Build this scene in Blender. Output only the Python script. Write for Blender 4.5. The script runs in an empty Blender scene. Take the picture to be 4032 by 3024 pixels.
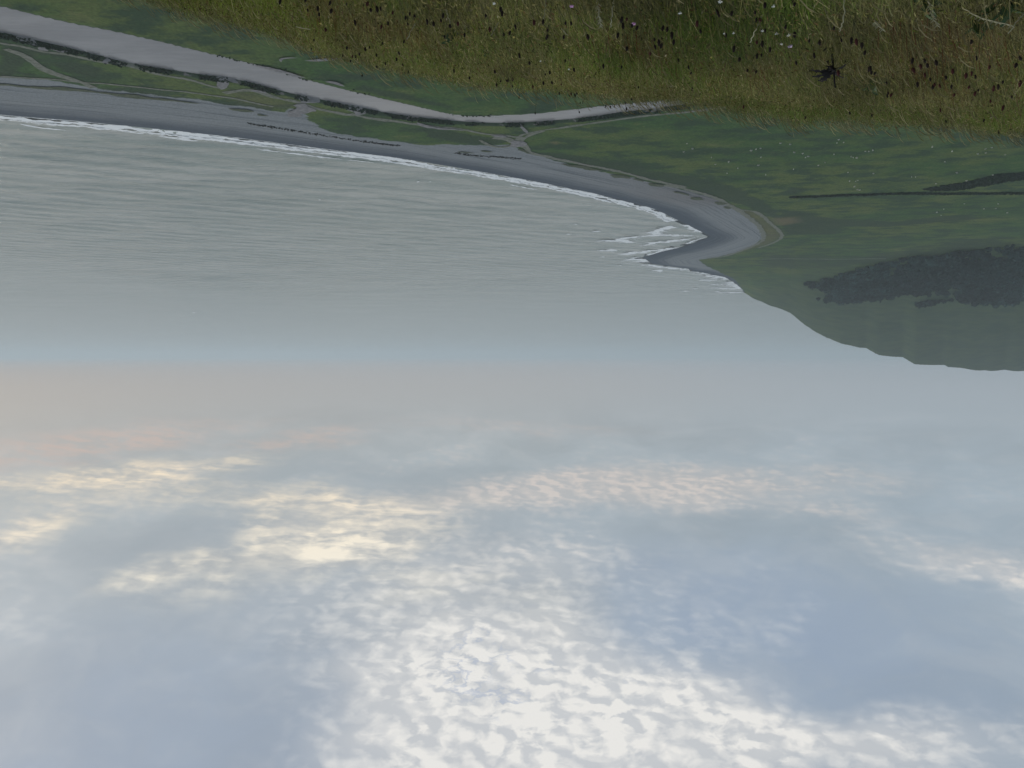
import bpy, math, random
import numpy as np
from mathutils import Matrix, Vector

random.seed(7)
RNG = np.random.default_rng(11)
SC = bpy.context.scene
COL = SC.collection
R = math.radians

# ------------------------------------------------------------------ camera
# The photographer held the phone upside down: the view is level (pitched up
# 2 degrees) and rolled by half a turn about the line of sight.
H = 120.0                       # eye height over the sea
FPX = 3028.0                    # focal length in photo pixels (4032 wide)
PITCH = math.atan((1512 - 1403) / FPX)
cam_data = bpy.data.cameras.new("camera")
cam_data.sensor_width = 36.0
cam_data.lens = FPX / 4032 * 36.0
cam_data.clip_start = 0.1
cam_data.clip_end = 200000.0
cam = bpy.data.objects.new("camera", cam_data)
COL.objects.link(cam)
cam.matrix_world = (Matrix.Translation((0, 0, H)) @ Matrix.Rotation(math.pi / 2 + PITCH, 4, 'X')
                    @ Matrix.Rotation(math.pi, 4, 'Z'))
SC.camera = cam

# ------------------------------------------------------------------ exposure
SC.render.engine = 'CYCLES'
SC.view_settings.view_transform = 'Standard'
SC.view_settings.look = 'None'
SC.view_settings.exposure = 0.0
SC.view_settings.gamma = 1.0
SC.cycles.use_denoising = True
SC.cycles.max_bounces = 6
SC.cycles.diffuse_bounces = 2
SC.cycles.glossy_bounces = 2
SC.cycles.transparent_max_bounces = 12
SC.cycles.volume_bounces = 1
SC.cycles.sample_clamp_indirect = 4.0

SUN_EL, SUN_AZ = R(24), R(52)   # azimuth clockwise from the view direction (+Y)
SUN_STRENGTH = 1.3
SKY_STRENGTH = 0.1


# ------------------------------------------------------------------ node helpers
class NT:
    def __init__(self, tree):
        self.t = tree
        self.n = tree.nodes
        self.l = tree.links

    def new(self, kind, **kw):
        nd = self.n.new(kind)
        for k, v in kw.items():
            setattr(nd, k, v)
        return nd

    def put(self, sock, v):
        if isinstance(v, bpy.types.NodeSocket):
            self.l.new(v, sock)
        elif v is not None:
            if sock.type == 'RGBA' and not isinstance(v, (int, float)) and len(v) == 3:
                v = tuple(v) + (1,)
            sock.default_value = v

    def math(self, op, a, b=None, c=None, clamp=False):
        nd = self.new('ShaderNodeMath', operation=op, use_clamp=clamp)
        self.put(nd.inputs[0], a)
        if b is not None:
            self.put(nd.inputs[1], b)
        if c is not None:
            self.put(nd.inputs[2], c)
        return nd.outputs[0]

    def vmath(self, op, a, b=None, out=0):
        nd = self.new('ShaderNodeVectorMath', operation=op)
        self.put(nd.inputs[0], a)
        if b is not None:
            if op == 'SCALE':
                self.put(nd.inputs['Scale'], b)
            else:
                self.put(nd.inputs[1], b)
        return nd.outputs['Value'] if out == 'v' else nd.outputs[0]

    def ramp(self, v, a, b, c=0.0, d=1.0, smooth=True):
        nd = self.new('ShaderNodeMapRange', interpolation_type='SMOOTHSTEP' if smooth else 'LINEAR')
        nd.clamp = True
        for i, x in enumerate((v, a, b, c, d)):
            self.put(nd.inputs[i], x)
        return nd.outputs[0]

    def mix(self, f, a, b, blend='MIX'):
        nd = self.new('ShaderNodeMix', data_type='RGBA', blend_type=blend)
        self.put(nd.inputs[0], f)
        self.put(nd.inputs[6], a)
        self.put(nd.inputs[7], b)
        return nd.outputs[2]

    def noise(self, vec, scale, detail=3.0, rough=0.5, dist=0.0, dim='3D', out='Fac'):
        nd = self.new('ShaderNodeTexNoise', noise_dimensions=dim)
        self.put(nd.inputs['Vector'], vec)
        nd.inputs['Scale'].default_value = scale
        nd.inputs['Detail'].default_value = detail
        nd.inputs['Roughness'].default_value = rough
        nd.inputs['Distortion'].default_value = dist
        return nd.outputs[out]

    def mapping(self, vec, loc=(0, 0, 0), rot=(0, 0, 0), scale=(1, 1, 1), kind='POINT'):
        nd = self.new('ShaderNodeMapping', vector_type=kind)
        self.put(nd.inputs[0], vec)
        nd.inputs['Location'].default_value = loc
        nd.inputs['Rotation'].default_value = rot
        nd.inputs['Scale'].default_value = scale
        return nd.outputs[0]

    def attr(self, name, out='Fac'):
        nd = self.new('ShaderNodeAttribute', attribute_name=name)
        return nd.outputs[out]


DECK = 0.22


def sky_plane(u, v):
    """photo pixel (4032 frame) above the horizon -> position on the (slightly domed) cloud deck"""
    d = np.array([(2016 - u) / FPX, 1.0, (v - 1403) / FPX])
    d /= np.linalg.norm(d)
    return d[0] / (d[2] + DECK), d[1] / (d[2] + DECK)


# ------------------------------------------------------------------ world: broken cloud sheet over a Nishita sky
world = bpy.data.worlds.new("World")
SC.world = world
world.use_nodes = True
W = NT(world.node_tree)
W.n.clear()
sky = W.new('ShaderNodeTexSky', sky_type='NISHITA')
sky.sun_disc = False
sky.sun_elevation = SUN_EL
sky.sun_rotation = SUN_AZ
sky.altitude = 100.0
sky.air_density = 1.2
sky.dust_density = 2.0
tc = W.new('ShaderNodeTexCoord')
DIR = tc.outputs['Generated']
sep = W.new('ShaderNodeSeparateXYZ')
W.put(sep.inputs[0], DIR)
dx, dy, dz = sep.outputs
el = W.math('ADD', W.math('MAXIMUM', dz, -0.02), DECK)
comb = W.new('ShaderNodeCombineXYZ')
W.put(comb.inputs[0], W.math('DIVIDE', dx, el))
W.put(comb.inputs[1], W.math('DIVIDE', dy, el))
P = comb.outputs[0]


def warp(amount, scale, detail=2.0):
    c = W.noise(P, scale, detail, out='Color', dim='2D')
    return W.vmath('ADD', P, W.vmath('SCALE', W.vmath('SUBTRACT', c, (0.5, 0.5, 0.5)), amount))


PB = warp(0.30, 2.6, 4.0)


def blob(a, b, width, s, pad=0.0):
    """an elongated patch of the cloud deck between two points seen in the photo"""
    k = 4032 / 2212
    pa, pb = sky_plane(a[0] * k, a[1] * k), sky_plane(b[0] * k, b[1] * k)
    cx, cy = (pa[0] + pb[0]) / 2, (pa[1] + pb[1]) / 2
    e = ((a[1] + b[1]) / 2 * k - 1403) / FPX
    f = e / (e / math.hypot(1, e) + DECK)                # a width on a flat deck -> width on this one
    hl = math.hypot(pb[0] - pa[0], pb[1] - pa[1]) / 2 + width * f + pad
    ang = math.atan2(pb[1] - pa[1], pb[0] - pa[0])
    q = W.mapping(PB, (cx, cy, 0), (0, 0, ang), (hl, width * f * f * 2.0, 1), 'TEXTURE')
    d = W.vmath('LENGTH', q, out='v')
    return W.ramp(d, 1.0, 0.0, 0.0, s)


def total(lst):
    o = lst[0]
    for x in lst[1:]:
        o = W.math('ADD', o, x)
    return o


# patches of altocumulus in the deck, given by where the photo shows their ends
white = total([
    blob((1130, 1450), (1180, 1760), 0.48, 1.0),
    blob((760, 1520), (1040, 1430), 0.24, 0.6),
    blob((1350, 1480), (1600, 1640), 0.26, 0.65),
    blob((1480, 1620), (2300, 1660), 0.15, 0.8),
    blob((650, 1300), (1220, 1390), 0.45, 0.48),
    blob((820, 1180), (1360, 1230), 0.45, 0.42),
    blob((860, 1090), (1250, 1050), 0.6, 0.85),
    blob((1240, 1045), (1520, 1045), 0.8, 0.95),
    blob((1450, 1065), (1900, 1030), 0.70, 0.50),
    blob((1680, 1100), (1950, 1125), 0.35, 0.4),
    blob((1930, 1190), (2350, 1265), 0.30, 0.62),
])
gold = total([
    blob((330, 1275), (920, 1120), 0.40, 0.85),
    blob((560, 1150), (760, 1150), 0.30, 0.5),
    blob((500, 1075), (820, 1105), 0.55, 0.80),
    blob((-80, 1050), (520, 1005), 0.5, 1.25),
    blob((0, 1090), (520, 1050), 0.35, 0.55),
    blob((-60, 1170), (150, 1120), 0.28, 0.8),
    blob((180, 1275), (450, 1205), 0.2, 0.5),
    blob((700, 1180), (1150, 1330), 0.45, 0.38),
    blob((700, 1090), (1000, 1090), 0.40, 0.40),
])
pink = total([
    blob((-80, 988), (340, 952), 0.9, 1.2),
    blob((-80, 948), (600, 912), 0.9, 0.9),
    blob((540, 965), (780, 932), 0.8, 0.9),
    blob((820, 905), (1400, 928), 1.0, 0.35),
])
PW = warp(0.035, 14.0, 3.0)
PS = W.mapping(PW, scale=(0.85, 1.0, 1.0))          # lumps drawn out a little across the view


def deck(vec):
    """thickness of the cloud deck: lumps with finer lumps on them"""
    a_ = W.noise(vec, 14.0, 5.0, 0.56, 0.0, '2D')
    vo = W.new('ShaderNodeTexVoronoi', voronoi_dimensions='2D', feature='SMOOTH_F1')
    W.put(vo.inputs['Vector'], vec)
    vo.inputs['Scale'].default_value = 25.0
    vo.inputs['Smoothness'].default_value = 0.8
    lump = W.ramp(vo.outputs['Distance'], 0.80, 0.0, smooth=False)
    return a_, lump


n_a, puff = deck(PS)
n_a2, puff2 = deck(W.mapping(PS, loc=(0.013, -0.009, 0)))
# light from the sun's side picks out the lumps
relief = W.math('ADD', W.math('MULTIPLY', W.math('SUBTRACT', n_a, n_a2), 1.6), W.math('MULTIPLY', W.math('SUBTRACT', puff, puff2), 0.45))
lum_big = W.noise(PB, 2.0, 4.0, 0.55, 0.0, '2D')
fade = W.ramp(dz, 0.045, 0.11)                       # the haze closes over the deck far away
large = W.noise(PB, 4.5, 3.0, 0.5, 0.0, '2D')
body = W.math('ADD', W.math('MULTIPLY', n_a, 0.62), W.math('ADD', W.math('MULTIPLY', puff, 0.20), W.math('MULTIPLY', large, 0.20)))
seam = W.math('ADD', W.ramp(body, 0.36, 0.74, 0.0, 1.0), W.math('MULTIPLY', relief, 1.25))
seam = W.math('MAXIMUM', seam, 0.0)
# thick altocumulus: white heads with narrow grey creases between them
crease = W.ramp(W.math('ABSOLUTE', W.math('SUBTRACT', n_a, 0.47)), 0.0, 0.075)
full = W.math('ADD', W.math('ADD', W.math('MULTIPLY', crease, 0.26), W.ramp(body, 0.34, 0.66, 0.06, 0.52)), W.math('MULTIPLY', relief, 2.1))
full = W.math('MAXIMUM', full, 0.0)


def cover(m, tex, lo=0.12):
    """how much of the bright cloud shows: patch strength times its texture"""
    return W.math('MULTIPLY', m, W.math('ADD', lo, W.math('MULTIPLY', tex, 0.95)), clamp=True)


general = W.math('MULTIPLY', W.ramp(lum_big, 0.5, 0.75), 0.25)
thick = W.ramp(white, 0.45, 0.95)
texw = W.new('ShaderNodeMix', data_type='FLOAT')
W.put(texw.inputs[0], thick)
W.put(texw.inputs[2], seam)
W.put(texw.inputs[3], full)
patchy = W.ramp(W.noise(PB, 6.0, 4.0, 0.55, 0.0, '2D'), 0.32, 0.62, 0.5, 1.15)
c_white = W.math('MULTIPLY', cover(W.math('MULTIPLY', W.math('ADD', white, general), patchy), texw.outputs[0]), 0.76)
n_g = W.noise(W.mapping(PW, rot=(0, 0, R(-12)), scale=(0.40, 1.05, 1.0)), 13.0, 5.0, 0.56, 0.0, '2D')
streaky = W.math('ADD', W.ramp(n_g, 0.36, 0.70, 0.0, 0.75), W.math('MULTIPLY', seam, 0.35))
c_gold = cover(W.math('MULTIPLY', gold, patchy), streaky, 0.10)
c_pink = W.math('MULTIPLY', cover(pink, streaky, 0.15), 0.8)

# the thin grey sheet itself
e1 = W.ramp(dz, 0.0, 0.16)
e2 = W.ramp(dz, 0.12, 0.50)
sheet = W.mix(e2, W.mix(e1, (0.400, 0.412, 0.428), (0.365, 0.412, 0.445)), (0.335, 0.395, 0.478))
side = W.ramp(dx, 0.0, 0.75)                         # towards the sun the low sky is warmer
low = W.ramp(dz, 0.20, 0.0)
sheet = W.mix(W.math('MULTIPLY', W.math('MULTIPLY', side, low), 0.8), sheet, (0.372, 0.364, 0.370))
sheet = W.mix(W.ramp(dx, 0.1, -0.55, 0, 0.6), sheet, (0.345, 0.425, 0.50))
tone = W.math('ADD', 1.0, W.math('MULTIPLY', W.math('SUBTRACT', lum_big, 0.5), W.math('MULTIPLY', fade, 0.4)))
sheet = W.mix(1.0, sheet, tone, 'MULTIPLY')
soft = W.noise(PB, 5.0, 6.0, 0.6, 0.1, '2D')
sheet = W.mix(W.math('MULTIPLY', W.ramp(soft, 0.40, 0.80), W.math('MULTIPLY', fade, 0.26)), sheet, (0.52, 0.545, 0.565))
blue = total([blob((1450, 1310), (2150, 1480), 0.62, 0.9), blob((1250, 1260), (1700, 1240), 0.5, 0.4), blob((0, 1500), (500, 1560), 0.45, 0.45)])
sheet = W.mix(W.math('MULTIPLY', blue, W.ramp(soft, 0.2, 0.7, 0.85, 0.45), clamp=True), sheet, (0.300, 0.372, 0.488))
grey = total([blob((200, 1190), (480, 1140), 0.4, 1.0), blob((500, 1010), (1100, 1020), 0.8, 0.6), blob((900, 1290), (1250, 1300), 0.2, 0.4)])
sheet = W.mix(W.math('MULTIPLY', grey, 0.6, clamp=True), sheet, (0.300, 0.345, 0.390))

strength_up = 1.0 / SKY_STRENGTH
col = W.mix(0.06, sheet, W.mix(1.0, sky.outputs[0], (SKY_STRENGTH,) * 3, 'MULTIPLY'))
col = W.mix(W.math('MULTIPLY', W.ramp(gold, 0.0, 1.0, 0.0, 0.38), fade), col, (0.53, 0.515, 0.49))
col = W.mix(W.math('MULTIPLY', W.ramp(white, 0.0, 1.0, 0.0, 0.8), fade), col, W.mix(W.ramp(dz, 0.15, 0.32), (0.47, 0.475, 0.48), (0.585, 0.60, 0.615)))
col = W.mix(W.math('MULTIPLY', c_pink, fade), col, (0.60, 0.485, 0.43))
col = W.mix(W.math('MULTIPLY', c_gold, fade), col, W.mix(W.ramp(dz, 0.1, 0.3), (0.93, 0.79, 0.60), (0.92, 0.87, 0.75)))
bright = W.mix(W.ramp(dz, 0.15, 0.32), (0.66, 0.60, 0.56), (0.90, 0.88, 0.835))
col = W.mix(W.math('MULTIPLY', c_white, fade), col, bright)
# gaps of blue between the cells in the thick of the altocumulus
crack = W.math('MULTIPLY', W.ramp(W.math('ABSOLUTE', W.math('SUBTRACT', n_a, 0.46)), 0.05, 0.0), W.ramp(large, 0.44, 0.58))
crack = W.math('MULTIPLY', crack, W.ramp(blob((1000, 1430), (1290, 1480), 0.22, 1.0), 0.05, 0.5))
col = W.mix(W.math('MULTIPLY', crack, 0.42), col, (0.34, 0.42, 0.58))
col = W.mix(1.0, col, (strength_up,) * 3, 'MULTIPLY')
bg = W.new('ShaderNodeBackground')
W.put(bg.inputs[0], col)
bg.inputs[1].default_value = SKY_STRENGTH
wo = W.new('ShaderNodeOutputWorld')
W.l.new(bg.outputs[0], wo.inputs[0])
world.cycles.sampling_method = 'MANUAL'
world.cycles.sample_map_resolution = 512

# ------------------------------------------------------------------ sun (veiled by cloud: soft)
sun_d = bpy.data.lights.new("sun", 'SUN')
sun_d.energy = SUN_STRENGTH
sun_d.angle = R(12)
sun_d.color = (1.0, 0.93, 0.82)
sun = bpy.data.objects.new("sun", sun_d)
COL.objects.link(sun)
sdir = Vector((math.sin(SUN_AZ) * math.cos(SUN_EL), math.cos(SUN_AZ) * math.cos(SUN_EL), math.sin(SUN_EL)))
sun.rotation_euler = sdir.to_track_quat('Z', 'Y').to_euler()
sun.location = (60, 60, 200)


# ------------------------------------------------------------------ geometry helpers
def hash2(i, j, seed):
    h = (i.astype(np.int64) * 374761393 + j.astype(np.int64) * 668265263 + seed * 1274126177) & 0xFFFFFFFF
    h = ((h ^ (h >> 13)) * 1274126177) & 0xFFFFFFFF
    return ((h ^ (h >> 16)) & 0xFFFFFF) / float(0xFFFFFF)


def vnoise(x, y, seed=0):
    x, y = np.asarray(x, float), np.asarray(y, float)
    i, j = np.floor(x), np.floor(y)
    fx, fy = x - i, y - j
    fx, fy = fx * fx * (3 - 2 * fx), fy * fy * (3 - 2 * fy)
    a, b = hash2(i, j, seed), hash2(i + 1, j, seed)
    c, d = hash2(i, j + 1, seed), hash2(i + 1, j + 1, seed)
    return (a * (1 - fx) + b * fx) * (1 - fy) + (c * (1 - fx) + d * fx) * fy


def fbm(x, y, seed=0, octaves=4):
    t, a, s = 0.0, 0.5, 0.0
    for k in range(octaves):
        t = t + a * vnoise(x * 2 ** k, y * 2 ** k, seed + k * 17)
        s += a
        a *= 0.5
    return t / s


def sstep(a, b, v):
    t = np.clip((v - a) / (b - a), 0, 1)
    return t * t * (3 - 2 * t)


def ray(u, v):
    a, b = (2016 - u) / FPX, (v - 1512) / FPX
    return np.array([a, math.cos(PITCH) - b * math.sin(PITCH), math.sin(PITCH) + b * math.cos(PITCH)])


def G(u, v, z=0.0):
    """point of the level z that the photo shows at pixel (u, v)"""
    d = ray(u, v)
    t = (z - H) / d[2]
    return d[0] * t, d[1] * t


def GL(pts, z=0.0):
    return np.array([G(u, v, z) for u, v in pts])


def dist_line(x, y, pts):
    best = np.full(np.shape(x), 1e18)
    for (ax, ay), (bx, by) in zip(pts[:-1], pts[1:]):
        ex, ey = bx - ax, by - ay
        L = ex * ex + ey * ey + 1e-9
        t = np.clip(((x - ax) * ex + (y - ay) * ey) / L, 0, 1)
        dd = (x - ax - t * ex) ** 2 + (y - ay - t * ey) ** 2
        best = np.minimum(best, dd)
    return np.sqrt(best)


def inside(x, y, poly):
    r = np.zeros(np.shape(x), bool)
    n = len(poly)
    for i in range(n):
        ax, ay = poly[i]
        bx, by = poly[(i + 1) % n]
        if ay == by:
            continue
        c = ((ay > y) != (by > y)) & (x < (bx - ax) * (y - ay) / (by - ay) + ax)
        r ^= c
    return r


def smooth_line(pts, n):
    """Catmull-Rom through points, n samples by arc length"""
    p = np.asarray(pts, float)
    q = np.vstack([2 * p[0] - p[1], p, 2 * p[-1] - p[-2]])
    out = []
    for i in range(1, len(q) - 2):
        for t in np.linspace(0, 1, 14, endpoint=False):
            a, b, c, d = q[i - 1], q[i], q[i + 1], q[i + 2]
            out.append(0.5 * (2 * b + (c - a) * t + (2 * a - 5 * b + 4 * c - d) * t * t + (3 * b - a - 3 * c + d) * t ** 3))
    out.append(p[-1])
    out = np.array(out)
    s = np.r_[0, np.cumsum(np.hypot(*np.diff(out[:, :2], axis=0).T))]
    g = np.linspace(0, s[-1], n)
    return np.column_stack([np.interp(g, s, out[:, k]) for k in range(out.shape[1])])


def mesh_np(name, verts, faces, cols=None, smooth=False, attrs=None):
    """verts (n,3), faces (m,k) with k = 3 or 4"""
    verts = np.asarray(verts, np.float32)
    faces = np.asarray(faces, np.int32)
    me = bpy.data.meshes.new(name)
    k = faces.shape[1]
    me.vertices.add(len(verts))
    me.vertices.foreach_set('co', verts.ravel())
    me.loops.add(faces.size)
    me.loops.foreach_set('vertex_index', faces.ravel())
    me.polygons.add(len(faces))
    me.polygons.foreach_set('loop_start', np.arange(0, faces.size, k, dtype=np.int32))
    if smooth:
        me.polygons.foreach_set('use_smooth', np.ones(len(faces), bool))
    if cols is not None:
        a = me.attributes.new('Col', 'FLOAT_COLOR', 'POINT')
        c = np.ones((len(verts), 4), np.float32)
        c[:, :3] = cols
        a.data.foreach_set('color', c.ravel())
    for nm, arr in (attrs or {}).items():
        a = me.attributes.new(nm, 'FLOAT', 'POINT')
        a.data.foreach_set('value', np.asarray(arr, np.float32))
    me.update(calc_edges=True)
    me.validate()
    return me


def link(name, me, mat=None, parent=None):
    o = bpy.data.objects.new(name, me)
    COL.objects.link(o)
    if mat is not None:
        me.materials.append(mat)
    if parent is not None:
        o.parent = parent
    return o


def tag(o, label=None, cat=None, group=None, kind=None):
    for k, v in (('label', label), ('category', cat), ('group', group), ('kind', kind)):
        if v:
            o[k] = v
    return o


def empty(name, loc):
    o = bpy.data.objects.new(name, None)
    o.empty_display_size = 0.1
    COL.objects.link(o)
    o.location = loc
    return o


def mat_new(name):
    m = bpy.data.materials.new(name)
    m.use_nodes = True
    t = NT(m.node_tree)
    b = t.n['Principled BSDF']
    return m, t, b


def mat_plain(name, colour, rough=0.8, vary=0.0, scale=20.0, spec=0.3):
    m, t, b = mat_new(name)
    if vary:
        geo = t.new('ShaderNodeNewGeometry')
        n = t.noise(geo.outputs['Position'], scale, 3)
        dark = tuple(c * (1 - vary) for c in colour)
        lite = tuple(min(1, c * (1 + vary)) for c in colour)
        t.put(b.inputs['Base Color'], t.mix(n, dark, lite))
    else:
        t.put(b.inputs['Base Color'], colour)
    b.inputs['Roughness'].default_value = rough
    b.inputs['Specular IOR Level'].default_value = spec
    return m


def mat_vcol(name, rough=0.75, transl=0.0, spec=0.25):
    m, t, b = mat_new(name)
    c = t.attr('Col', 'Color')
    t.put(b.inputs['Base Color'], c)
    b.inputs['Roughness'].default_value = rough
    b.inputs['Specular IOR Level'].default_value = spec
    if transl:
        tr = t.new('ShaderNodeBsdfTranslucent')
        t.put(tr.inputs[0], t.mix(1.0, c, (1.0, 1.05, 0.6), 'MULTIPLY'))
        mx = t.new('ShaderNodeMixShader')
        mx.inputs[0].default_value = transl
        t.l.new(b.outputs[0], mx.inputs[1])
        t.l.new(tr.outputs[0], mx.inputs[2])
        t.l.new(mx.outputs[0], t.n['Material Output'].inputs[0])
    return m


# ------------------------------------------------------------------ plan of the place, read off the photo
SEA_Z, RIVER_Z, FLAT_Z = 0.0, 3.0, 4.0
SHORE_PX = [(-900, 372), (-400, 415), (0, 452), (316, 478), (633, 509), (949, 544), (1266, 585), (1400, 601), (1553, 620),
            (1806, 661), (2059, 706), (2313, 756), (2566, 820), (2666, 867), (2720, 894), (2770, 919), (2788, 930),
            (2745, 948), (2697, 967), (2607, 987), (2525, 1012), (2562, 1037), (2652, 1050), (2760, 1065),
            (2851, 1087), (2887, 1109), (2932, 1152)]
SHORE = GL(SHORE_PX, 0.0)
tip = SHORE[-1]
SHORE_ALL = np.vstack([[(1500, -150)], SHORE, [tip + (-60, 80), tip + (-162, 203), (-900, 1950), (-1600, 2150), (-2600, 2300)]])
SEA_POLY = np.vstack([SHORE_ALL, [(-2600, 9000), (9000, 9000), (9000, -2000), (1500, -2000)]])

VEG_PX = [(-900, 225), (-400, 268), (0, 304), (190, 313), (380, 348), (570, 373), (759, 392), (949, 418), (1076, 437), (1120, 440),
          (1150, 425), (1200, 455), (1240, 490), (1291, 519), (1400, 538), (1490, 551), (1680, 573), (1775, 570), (1933, 573),
          (1996, 570), (2091, 604), (2186, 633), (2376, 677), (2503, 703), (2616, 732), (2697, 750), (2806, 777),
          (2878, 813), (2946, 854), (2996, 899), (3007, 935), (2968, 967), (2901, 992), (2810, 1016), (2747, 1023),
          (2783, 1048), (2851, 1082), (2893, 1107)]
VEG = GL(VEG_PX, 4.0)
VEG_ALL = np.vstack([[(1300, -150)], VEG, [tip + (-3, 4), tip + (-64, 80), tip + (-166, 203), (-900, 1945), (-1600, 2145), (-2600, 2295)]])
VEG_SEA = np.vstack([VEG_ALL, [(-2600, 9000), (9000, 9000), (9000, -2000), (1300, -2000)]])

RN_PX = [(-600, -115), (-250, -36), (0, 22), (253, 82), (506, 133), (785, 199), (987, 247), (1203, 310), (1400, 361), (1616, 411),
         (1794, 449), (1933, 452), (2123, 443), (2249, 430), (2408, 411), (2597, 392), (2900, 350), (3300, 290)]
RF_PX = [(-600, -5), (-250, 72), (0, 127), (253, 184), (506, 247), (759, 288), (949, 316), (1171, 373), (1400, 418), (1553, 449),
         (1743, 471), (1870, 481), (1996, 484), (2123, 478), (2281, 465), (2439, 443), (2597, 424), (2900, 385), (3300, 325)]
RN = smooth_line(GL(RN_PX, RIVER_Z), 90)
RF = smooth_line(GL(RF_PX, RIVER_Z), 90)
RIV_POLY = np.vstack([RN, RF[::-1]])
RIV_LINE = np.vstack([RIV_POLY, RIV_POLY[:1]])

# headland: skyline read from the photo, each point given its own distance
SKY_PX = [(2932, 1152, 1447), (2960, 1172, 1458), (3000, 1189, 1470), (3033, 1205, 1478), (3071, 1216, 1488), (3111, 1232, 1500),
          (3157, 1270, 1515), (3206, 1305, 1530), (3255, 1330, 1545), (3315, 1355, 1560), (3350, 1361, 1570), (3383, 1370, 1580),
          (3410, 1370, 1588), (3450, 1395, 1600), (3467, 1400, 1606), (3515, 1405, 1620), (3556, 1407, 1634), (3602, 1436, 1650),
          (3673, 1438, 1668), (3719, 1438, 1680), (3733, 1446, 1684), (3781, 1448, 1695), (3836, 1458, 1708), (3917, 1461, 1725),
          (3960, 1457, 1735), (4004, 1464, 1745), (4032, 1460, 1750), (4200, 1472, 1800), (4700, 1480, 1900)]
FOOT_PX = [(2700, 1075), (2760, 1050), (2850, 1030), (2950, 1012), (3100, 1000), (3400, 985), (3700, 962), (4032, 925), (4700, 860)]


def head_tables():
    sp, sh, sd = [], [], []
    for u, v, D in SKY_PX:
        d = ray(u, v)
        sp.append(d[0] / d[1])
        sd.append(D)
        sh.append(H + D * d[2] / d[1])
    fp, fd = [], []
    for u, v in FOOT_PX:
        x, y = G(u, v, FLAT_Z)
        fp.append(x / y)
        fd.append(y)
    o = np.argsort(sp)
    q = np.argsort(fp)
    return (np.array(sp)[o], np.array(sh)[o], np.array(sd)[o], np.array(fp)[q], np.array(fd)[q])


SP, SHH, SD, FP, FD = head_tables()

# brow of the near hill: how far below the horizon the photo's brow lies, by direction
BROW_PX = [(4032, 547), (3646, 510), (3099, 483), (2734, 437), (2187, 383), (1823, 346), (1549, 301), (1276, 237),
           (1094, 164), (820, 100), (601, 27), (510, 0)]
BP = np.array([(2016 - u) / FPX for u, v in BROW_PX])
BD = np.array([(1403 - v) / FPX for u, v in BROW_PX])
EYE, BROW_Y = 1.55, 9.0
KQ = EYE / BROW_Y ** 2


def z_hill(x, y):
    px = np.clip(x / np.maximum(y, 0.5), -1.0, 0.85)
    px = np.where(y < 2.0, px * np.clip(y, 0, 2) / 2.0, px)
    dep = np.interp(px, np.r_[-1.0, BP, 0.8], np.r_[0.27, BD, 0.56]) + 0.026
    s = dep - 2 * EYE / BROW_Y
    yy = np.maximum(y, 0)
    ye = (0.62 - s) / (2 * KQ)
    near = s * yy + KQ * yy ** 2
    far = s * ye + KQ * ye ** 2 + 0.62 * (yy - ye)
    z = H - EYE - np.where(yy < ye, near, far)
    return z


def fields(x, y):
    x, y = np.asarray(x, float), np.asarray(y, float)
    f = {}
    ds = dist_line(x, y, SHORE_ALL)
    f['s'] = np.where(inside(x, y, SEA_POLY), -ds, ds)
    dv = dist_line(x, y, VEG_ALL)
    f['v'] = np.where(inside(x, y, VEG_SEA), -dv, dv)
    dr = dist_line(x, y, RIV_LINE)
    f['r'] = np.where(inside(x, y, RIV_POLY), -dr, dr)
    return f


def z_parts(x, y, f):
    zv = FLAT_Z + 0.5 * (fbm(x / 40, y / 40, 5) - 0.5) + 0.25 * (vnoise(x / 9, y / 9, 8) - 0.5)
    s = f['s']
    zb = np.where(s > 0, 4.4 * (1 - np.exp(-np.maximum(s, 0) / 20)), s * 0.08)
    zb = zb + np.where(s > 2, 0.18 * np.sin(np.maximum(s, 0) / 3.1 + 2 * vnoise(x / 30, y / 30, 3)), 0) * np.exp(-np.maximum(s, 0) / 60)
    zv = np.minimum(zv, zb)
    zv = np.minimum(zv, np.maximum(RIVER_Z + f['r'] * 0.75, 0.4))
    px = x / np.maximum(y, 50)
    foot, top = np.interp(px, FP, FD), np.interp(px, SP, SD)
    hh = np.interp(px, SP, SHH)
    hh = np.where(px > SP[-1], 0, hh)
    t = np.clip((y - foot) / np.maximum(top - foot, 50), 0, 1)
    relief = 1 + 0.0 * t
    zh = FLAT_Z + (hh - FLAT_Z) * (0.35 * t + 0.65 * t ** 1.6) * relief
    zh = zh + np.sin(t * math.pi) * 10 * (fbm(x / 170, y / 170, 21) - 0.5) + np.sin(t * math.pi) * 3 * (fbm(x / 30, y / 30, 25) - 0.5)
    zh = zh + t ** 6 * 2.4 * (fbm(x / 16, y / 40, 27, 3) - 0.5)
    zh = np.where(y > top, hh - (y - top) * 0.35, zh)
    zh = np.minimum(zh, np.maximum(s, 0) * 1.25 + 0.15 * s)
    zh = np.where(y > foot, zh, -50)
    return zv, zh


def z_all(x, y, f=None):
    f = fields(x, y) if f is None else f
    zv, zh = z_parts(x, y, f)
    return np.maximum(np.maximum(zv, zh), z_hill(x, y))


def hit(u, v, lift=0.0, lo=150, hi=2200, n=1200):
    """where the line of sight of a photo pixel meets the land (lift metres over it)"""
    d = ray(u, v)
    t = np.linspace(lo, hi, n)
    x, y, z = d[0] * t, d[1] * t, H + d[2] * t
    g = z_all(x, y) + lift
    k = np.argmax(z < g)
    if z[k] >= g[k]:
        return None
    if k == 0:
        return x[0], y[0], g[0]
    a, b = z[k - 1] - g[k - 1], g[k] - z[k]
    w = a / (a + b)
    return tuple(np.array([x[k - 1], y[k - 1], z[k - 1]]) * (1 - w) + np.array([x[k], y[k], z[k]]) * w)


def hit_many(px, lift=0.0):
    return [hit(u, v, lift) for u, v in px]


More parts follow.
